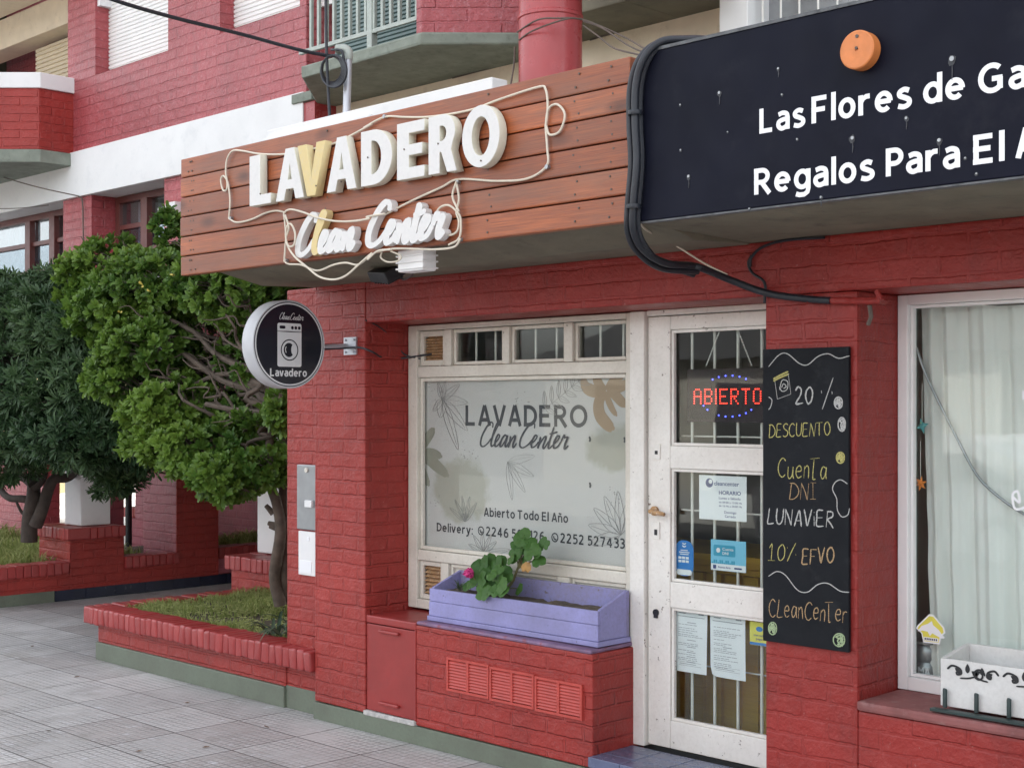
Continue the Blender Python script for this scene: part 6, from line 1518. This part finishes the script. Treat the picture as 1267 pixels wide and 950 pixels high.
def scallop(mb, c, nrm, r, tone, r3):
    nrm = Vector(nrm).normalized(); u = nrm.orthogonal().normalized(); v = nrm.cross(u); n = 36; a0 = r3.uniform(0, 6.28)
    cc = Vector(c); vv = [cc - nrm * r * .16]; 
    for ring, f in ((0, .5), (1, 1.0)):
        for k in range(n):
            a = a0 + 6.28318 * k / n; lob = (1 + .07 * abs(math.cos(a * 4.5)) * (1 if ring else .3)) * (1 - .42 * math.exp(-((k / n - .5) * 14) ** 2))
            h = (.02 if ring == 0 else .06 * math.sin(a * 5) - .10) * r
            vv.append(cc + (u * math.cos(a) + v * math.sin(a)) * r * f * lob + nrm * h)
    ffs = [(0, 1 + k, 1 + (k + 1) % n) for k in range(n)] + [(1 + k, 1 + n + k, 1 + n + (k + 1) % n, 1 + (k + 1) % n) for k in range(n)]
    mb.add(vv, ffs, tone)
ger = thing('geranium', 'geranium with round scalloped green leaves and one pink bloom in the lilac box', 'plant', (-5.0, 4.92, .76))
r3 = random.Random(31); b = MB(); st = MB(); Z7 = lambda x, y, Y: P(350 + x / 2.88, 620 + y / 2.88, Y)
base = Vector((-4.995, 4.93, .765))
for x, y, Y, r_, tn in ((712, 222, 4.90, .046, .3), (758, 222, 4.90, .046, .45), (672, 292, 4.84, .040, .6), (708, 318, 4.80, .047, .75), (706, 278, 4.82, .044, .5), (775, 300, 4.80, .046, .85), (762, 266, 4.83, .044, .55), (792, 250, 4.88, .036, .3), (730, 250, 4.88, .040, .35), (738, 282, 4.86, .040, .2), (690, 245, 4.90, .038, .3), (840, 312, 4.88, .030, .6),
                        (694, 228, 4.92, .04, .2), (735, 208, 4.93, .038, .4), (775, 215, 4.92, .036, .5), (800, 275, 4.85, .034, .4), (722, 345 - 20, 4.79, .04, .65), (680, 268, 4.83, .036, .45), (752, 318, 4.79, .04, .6), (786, 318, 4.80, .036, .7), (655, 300, 4.86, .03, .3), (742, 262, 4.80, .03, .8), (770, 240, 4.83, .03, .65),
                        (870, 200, 4.92, .036, .25), (835, 150, 4.92, .036, .4), (880, 150, 4.91, .038, .5), (810, 205, 4.88, .03, .7), (905, 180, 4.90, .032, .55), (862, 115, 4.93, .03, .7), (940, 155, 4.92, .024, .5),
                        (822, 190, 4.90, .044, .45), (850, 130, 4.92, .046, .6), (885, 178, 4.89, .048, .75), (862, 160, 4.94, .042, .3), (924, 150, 4.93, .036, .4), (912, 214, 4.90, .036, .45), (840, 168, 4.91, .036, .5)):
    p = Z7(x, y, Y); scallop(b, p, (r3.uniform(-.35, .55), -1.0, r3.uniform(.25, .9)), r_, tn, r3)
    j = Z7(838, 240, 4.93) if x > 800 and y < 230 else base + Vector((r3.uniform(-.05, .03), 0, .03))
    st.tube(catmull([j, j.lerp(p, .5) + Vector((0, .02, .015)), p + Vector((0, .008, 0))], 4), .003, 6)
b.build('leaves', M['leaf_g'], ger, smooth=True)
st.tube(catmull([tuple(base), tuple(Z7(815, 290, 4.93)), tuple(Z7(828, 262, 4.93)), tuple(Z7(850, 205, 4.93))], 5), [.008] * 8 + [.006] * 8, 8)
fp_ = Z7(663, 256, 4.80); st.tube([tuple(base + Vector((-.04, 0, .02))), tuple(fp_)], .003, 6)
M['stem'] = mat_plain('green brown stem', (.14, .13, .055), .6, .3, 30, .2); st.build('stems', M['stem'], ger)
b = MB()
for k in range(26):
    d = Vector((r3.gauss(0, 1), r3.gauss(0, 1) - .5, r3.gauss(0, 1))).normalized(); c_ = fp_ + d * .021
    scallop(b, c_, d + Vector((r3.gauss(0, .4), 0, r3.gauss(0, .4))), .014, r3.random(), r3)
b.build('bloom', M['pink'], ger, smooth=True)
b = MB(); p = Z7(866, 236, 4.88); scallop(b, p, (.2, -1, .3), .028, .5, r3); M['dry_leaf'] = mat_plain('dry brown leaf', (.30, .16, .04), .6, .3, 30, .2); b.build('dry_leaf', M['dry_leaf'], ger, smooth=True)
b = MB(); 
for k in range(16): strap_leaf(b, tuple(Z7(630, 318, 4.87)), r3.uniform(0, 6.28), r3.uniform(.06, .12), .004, r3.uniform(.3, .9), r3.uniform(.2, 1))
tag(b.build('spider_plant', M['strap']), 'small striped spider plant at the left end of the lilac window box', 'plant')

# ================================================================ RIGHT WINDOW DISPLAY
o = drape('curtain', P(1152, 850, 5.165).x, 1.5, 5.165, .62, 2.24, M['curtain'], None, 34, .020, 520, 5, lambda s_: (P(1139, 380, 5.165).x - P(1152, 850, 5.165).x) * s_ ** 1.2, 40, .010)
tag(o, 'white crinkled net curtain hanging behind the right display window', 'curtain')
b = MB(); ZB = lambda x, y, Y: P(1000 + x / 2.88, 330 + y / 2.88, Y)
b.tube(catmull([tuple(ZB(x, y, 5.125)) for x, y in ((386, 290), (410, 360), (440, 430), (520, 590), (600, 740), (680, 820), (769, 880), (860, 920))], 6), .006, 8)
tag(b.build('swag_cord', M['steel']), 'grey cord swagged diagonally across the white curtain', 'cord')
b = MB(); b.tube(catmull([tuple(ZB(x, y, 5.12)) for x, y in ((370, 120), (530, 122), (660, 136), (769, 132), (900, 120))], 6), .004, 6)
tag(b.build('curtain_wire', M['cable_brown']), 'thin dark wire drooping along the top of the white curtain', 'wire')
def star(mb, c, r, nrm_y, n, seed):
    r4 = random.Random(seed); vv = []
    for k in range(2 * n):
        a = math.pi * k / n + .3; rr = r if k % 2 == 0 else r * .42
        vv.append(Vector(c) + Vector((rr * math.cos(a), 0, rr * math.sin(a) * 1.1)))
    m_ = len(vv); vv += [Vector(c) + Vector((0, -.014, 0)), Vector(c) + Vector((0, .014, 0))]
    mb.add(vv, [(k, (k + 1) % m_, m_) for k in range(m_)] + [((k + 1) % m_, k, m_ + 1) for k in range(m_)])
M['orange'] = mat_plain('orange paper', (.70, .22, .04), .5, .3, 40, 0); M['bluegreen'] = mat_plain('blue green paper', (.10, .42, .45), .5, .6, 45, 0, dirt=((.45, .65, .12), .9))
for nm, lb, px, py, mt, r_ in (('star_ornament', 'small orange star ornament hanging at the left edge of the right window', 1139, 598, 'orange', .030), ('butterfly_ornament', 'small blue green ornament hanging above the orange star in the right window', 1141, 527, 'bluegreen', .030)):
    c_ = P(px, py, 5.112); t = thing(nm, lb, 'ornament', tuple(c_)); b = MB(); star(b, c_, r_, 0, 6 if 'star' in nm else 4, 3); b.build('body', M[mt], t)
    b = MB(); b.tube([c_ + Vector((0, 0, .02)), c_ + Vector((0, 0, .17))], .0012, 4); b.build('thread', M['bar'], t)
c_ = P(1148, 830, 5.2); t = thing('grey_jar', 'grey ribbed jar with white letters standing behind the right window glass', 'jar', (c_.x, 5.2, .6))
b = MB(); b.lathe([(0, .615), (.05, .615), (.058, .64), (.058, .70), (.05, .715), (.058, .73), (.058, .77), (.048, .785), (.062, .79), (.062, .80), (0, .80)], (c_.x, 5.2, 0), 'Z', 32); b.build('body', M['steel'], t, smooth=True)
b = MB(); fj = street(5.139); text_mesh(b, 'MA', fj, c_.x - .01, c_.x + .045, .665, .034, .02); b.build('lettering', M['sign_white'], t)
b = MB(); b.box(-2.9, -2.5, 5.20 + .28, 5.20 + .5, .92, .95); b.box(-2.9, -2.5, 5.7, 5.72, .6, .92); tag(b.build('display_shelf', M['white_paint']), 'white low shelf behind the left edge of the right window', 'shelf')
b = MB(); fpot = thing('potted_plant', 'small green plant on the shelf in the dark gap beside the curtain', 'plant', (-2.78, 5.55, .95))
for k in range(14): strap_leaf(b, (-2.80, 5.55, 1.0), r3.uniform(0, 6.28), r3.uniform(.05, .1), .006, .6, .7)
b.build('leaves', M['leaf_g'], fpot); b = MB(); b.lathe([(0, .951), (.03, .951), (.04, 1.0), (.035, 1.0)], (-2.80, 5.55, 0), 'Z', 20); b.build('pot', M['room_dark'], fpot)
# diamond sticker with a leaping dolphin
c_ = P(1152, 779, YD + .038); t = thing('diamond_sticker', 'yellow diamond sticker with a white leaping dolphin on the right window glass', 'sticker', tuple(c_)); fst = Frame((c_.x, c_.y, c_.z), (1, 0, 0), (0, 0, 1), (0, -1, 0))
dia = lambda k: [(k * x, k * z) for x, z in ((-.060, .0), (-.052, .012), (-.008, .056), (.010, .056), (.052, .014), (.056, -.004), (.040, -.018), (.034, -.048), (-.030, -.048), (-.038, -.016))]
for nm, k, mt, lf in (('border', 1.10, 'paper', .0006), ('face', .97, 'yellow_st', .0012)): b = MB(); b.add([fst(x, z, lf) for x, z in dia(k)], [tuple(range(10))]); b.build(nm, M[mt], t)
b = MB(); dl = [(-.058, -.012), (-.040, .012), (-.012, .024), (.004, .036), (.010, .020), (.034, .004), (.048, -.014), (.062, -.024), (.046, -.028), (.030, -.022), (.006, -.012), (-.004, -.024), (-.014, -.008), (-.036, -.006)]
b.add([fst(x, z, .0018) for x, z in dl], [tuple(range(len(dl)))]); b.build('dolphin', M['paper'], t)
b = MB(); b.box(c_.x - .030, c_.x + .032, c_.y - .0024, c_.y - .0018, c_.z - .044, c_.z - .030); b.build('caption_bar', M['paper'], t)
b = MB(); 
for k in range(7): b.box(c_.x - .026 + k * .008, c_.x - .021 + k * .008, c_.y - .0029, c_.y - .0025, c_.z - .041, c_.z - .033)
b.build('caption', M['black'], t)
# white flower box with scroll ornament in an iron cradle
wb = thing('white_flower_box', 'whitewashed wooden flower box with black scroll ornament on the right window sill', 'flower box', (-2.0, 4.9, .616))
WX0, WX1 = P(1163, 840, 4.80).x, 0.6
def taper_box(x0, x1, y0, y1, z0, z1, fl): 
    return [(x0 + fl, y0 + fl, z0), (x1, y0 + fl, z0), (x1, y1, z0), (x0 + fl, y1, z0), (x0, y0, z1), (x1, y0, z1), (x1, y1, z1), (x0, y1, z1)]
QF = [(0, 3, 2, 1), (4, 5, 6, 7), (0, 1, 5, 4), (1, 2, 6, 5), (2, 3, 7, 6), (3, 0, 4, 7)]
z0, z1 = .636, .812
b = MB(); b.box(WX0 + .002, WX1, 4.80, 4.818, z0, z1); b.build('front_board', M['flowerbox'], wb, bevel=.003)
b = MB(); b.box(WX0 + .002, WX1, 5.0, 5.018, z0, z1 + .03); b.build('back_board', M['flowerbox'], wb, bevel=.003)
b = MB(); b.profile([(4.8185, z0), (4.9995, z0), (4.9995, z1 + .03), (4.8185, z1 + .002)], WX0, WX0 + .018); b.build('end_board', M['flowerbox'], wb, bevel=.003)
b = MB(); b.box(WX0 + .019, WX1, 4.8185, 4.9995, z0, z0 + .015); b.build('bottom_board', M['flowerbox'], wb)
fb = street(4.7995); b = MB()
def scroll(x, s_, m=1):
    stroke(b, fb, [(x, .775), (x + .02 * m * s_, .79), (x + .05 * m * s_, .782), (x + .055 * m * s_, .765), (x + .04 * m * s_, .76), (x + .036 * m * s_, .77)], .008, 6, lift=.0008)
    for k in range(3): leaf_fill(b, fb, x + (.06 + .02 * k) * m * s_, .765 + .004 * (k % 2), R_((150 - 60 * k) if m > 0 else (30 + 60 * k)), .035 * s_, .009, .0012 + k * .0002)
    stroke(b, fb, [(x + .05 * m * s_, .748), (x + .085 * m * s_, .752), (x + .12 * m * s_, .765)], .006, 5, lift=.0016)
for i in range(6):
    xo = WX0 + .03 + i * .215
    scroll(xo, 1.0); scroll(xo + .20, .8, -1)
    stroke(b, fb, [(xo + .125 + .022 * math.cos(a) * (1 - a * .06), .768 + .022 * math.sin(a) * (1 - a * .06), 0) for a in [k * .5 for k in range(18)]], .007, 3, lift=.002)
b.build('scroll_ornament', M['black'], wb)
ic = thing('iron_cradle', 'dark green iron window box cradle screwed along the right sill', 'bracket', (-2.0, 4.75, .62))
b = MB(); b.box(-2.53, .7, 4.742, 4.775, .622, .633); b.build('rail', M['dark_iron'], ic, bevel=.002)
for k in range(9):
    x = P(1169, 870, 4.785).x + k * .1235
    b = MB(); b.tube([(x, 4.786, .634), (x, 4.786, .698), (x, 4.788, .700)], .0085, 8); b.build('upright', M['dark_iron'], ic)

# ================================================================ ACROSS THE STREET (seen only in the glass)
def house(label, x0, x1, mat, h):
    t = thing('opposite_house', label, 'house', ((x0 + x1) / 2, -13, 0), 'houses across the street')
    b = MB(); b.box(x0, x1, -21, -13, 0, h); b.build('wall', mat, t)
    b = MB(); b.profile([(-12.5, h), (-17, h + 1.3), (-21.5, h)], x0 - .4, x1 + .4); b.build('roof', M['roof'], t)
    for k in range(3):
        x = x0 + (x1 - x0) * (.2 + .3 * k)
        b = MB(); b.box(x - .6, x + .6, -13.02, -12.95, .9 if k != 1 else 0, 2.2); b.build('window' if k != 1 else 'door', M['room_dark'], t)
house('pale rendered house with a dark tiled roof across the street', -22, -11, M['wallp'], 2.7)
house('yellow rendered house with a dark tiled roof across the street', -10, -1, M['wall_y'], 2.9)
house('red brick house with a dark tiled roof across the street', 0, 10, M['brick_far'], 2.7)
car = thing('parked_car', 'silver hatchback parked at the far kerb, mirrored in the door glass', 'car', (-8.5, -5.8, -.14))
prof = [(-2.0, .25), (-2.05, .75), (-1.2, .92), (-.45, 1.42), (.9, 1.46), (1.75, 1.0), (2.0, .9), (2.02, .3)]
def carbody(mb, pr, y0, y1): 
    n = len(pr); mb.add([(x - 8.5, y0, z - .14) for x, z in pr] + [(x - 8.5, y1, z - .14) for x, z in pr], [tuple(range(n)), tuple(range(2 * n - 1, n - 1, -1))] + [(i, (i + 1) % n, n + (i + 1) % n, n + i) for i in range(n)])
b = MB(); carbody(b, prof, -6.6, -5.0); b.build('body', M['carpaint'], car, bevel=.09, seg=3)
b = MB(); carbody(b, [(-1.0, .98), (-.42, 1.34), (.22, 1.37), (.22, .98)], -5.005, -4.99); carbody(b, [(.3, .98), (.3, 1.37), (.88, 1.36), (1.45, 1.0)], -5.006, -4.991); b.build('side_window', M['room_dark'], car)
for x in (-9.8, -7.25):
    b = MB(); b.lathe([(0, -.1), (.2, -.1), (.31, -.09), (.31, .09), (0, .09)], (x, -5.05, .17), 'Y', 28); wh = b.build('wheel', M['tyre'], car)
    b = MB(); b.lathe([(0, .10), (.18, .095), (.2, .09)], (x, -5.05, .17), 'Y', 20); b.build('rim', M['alu'], wh)
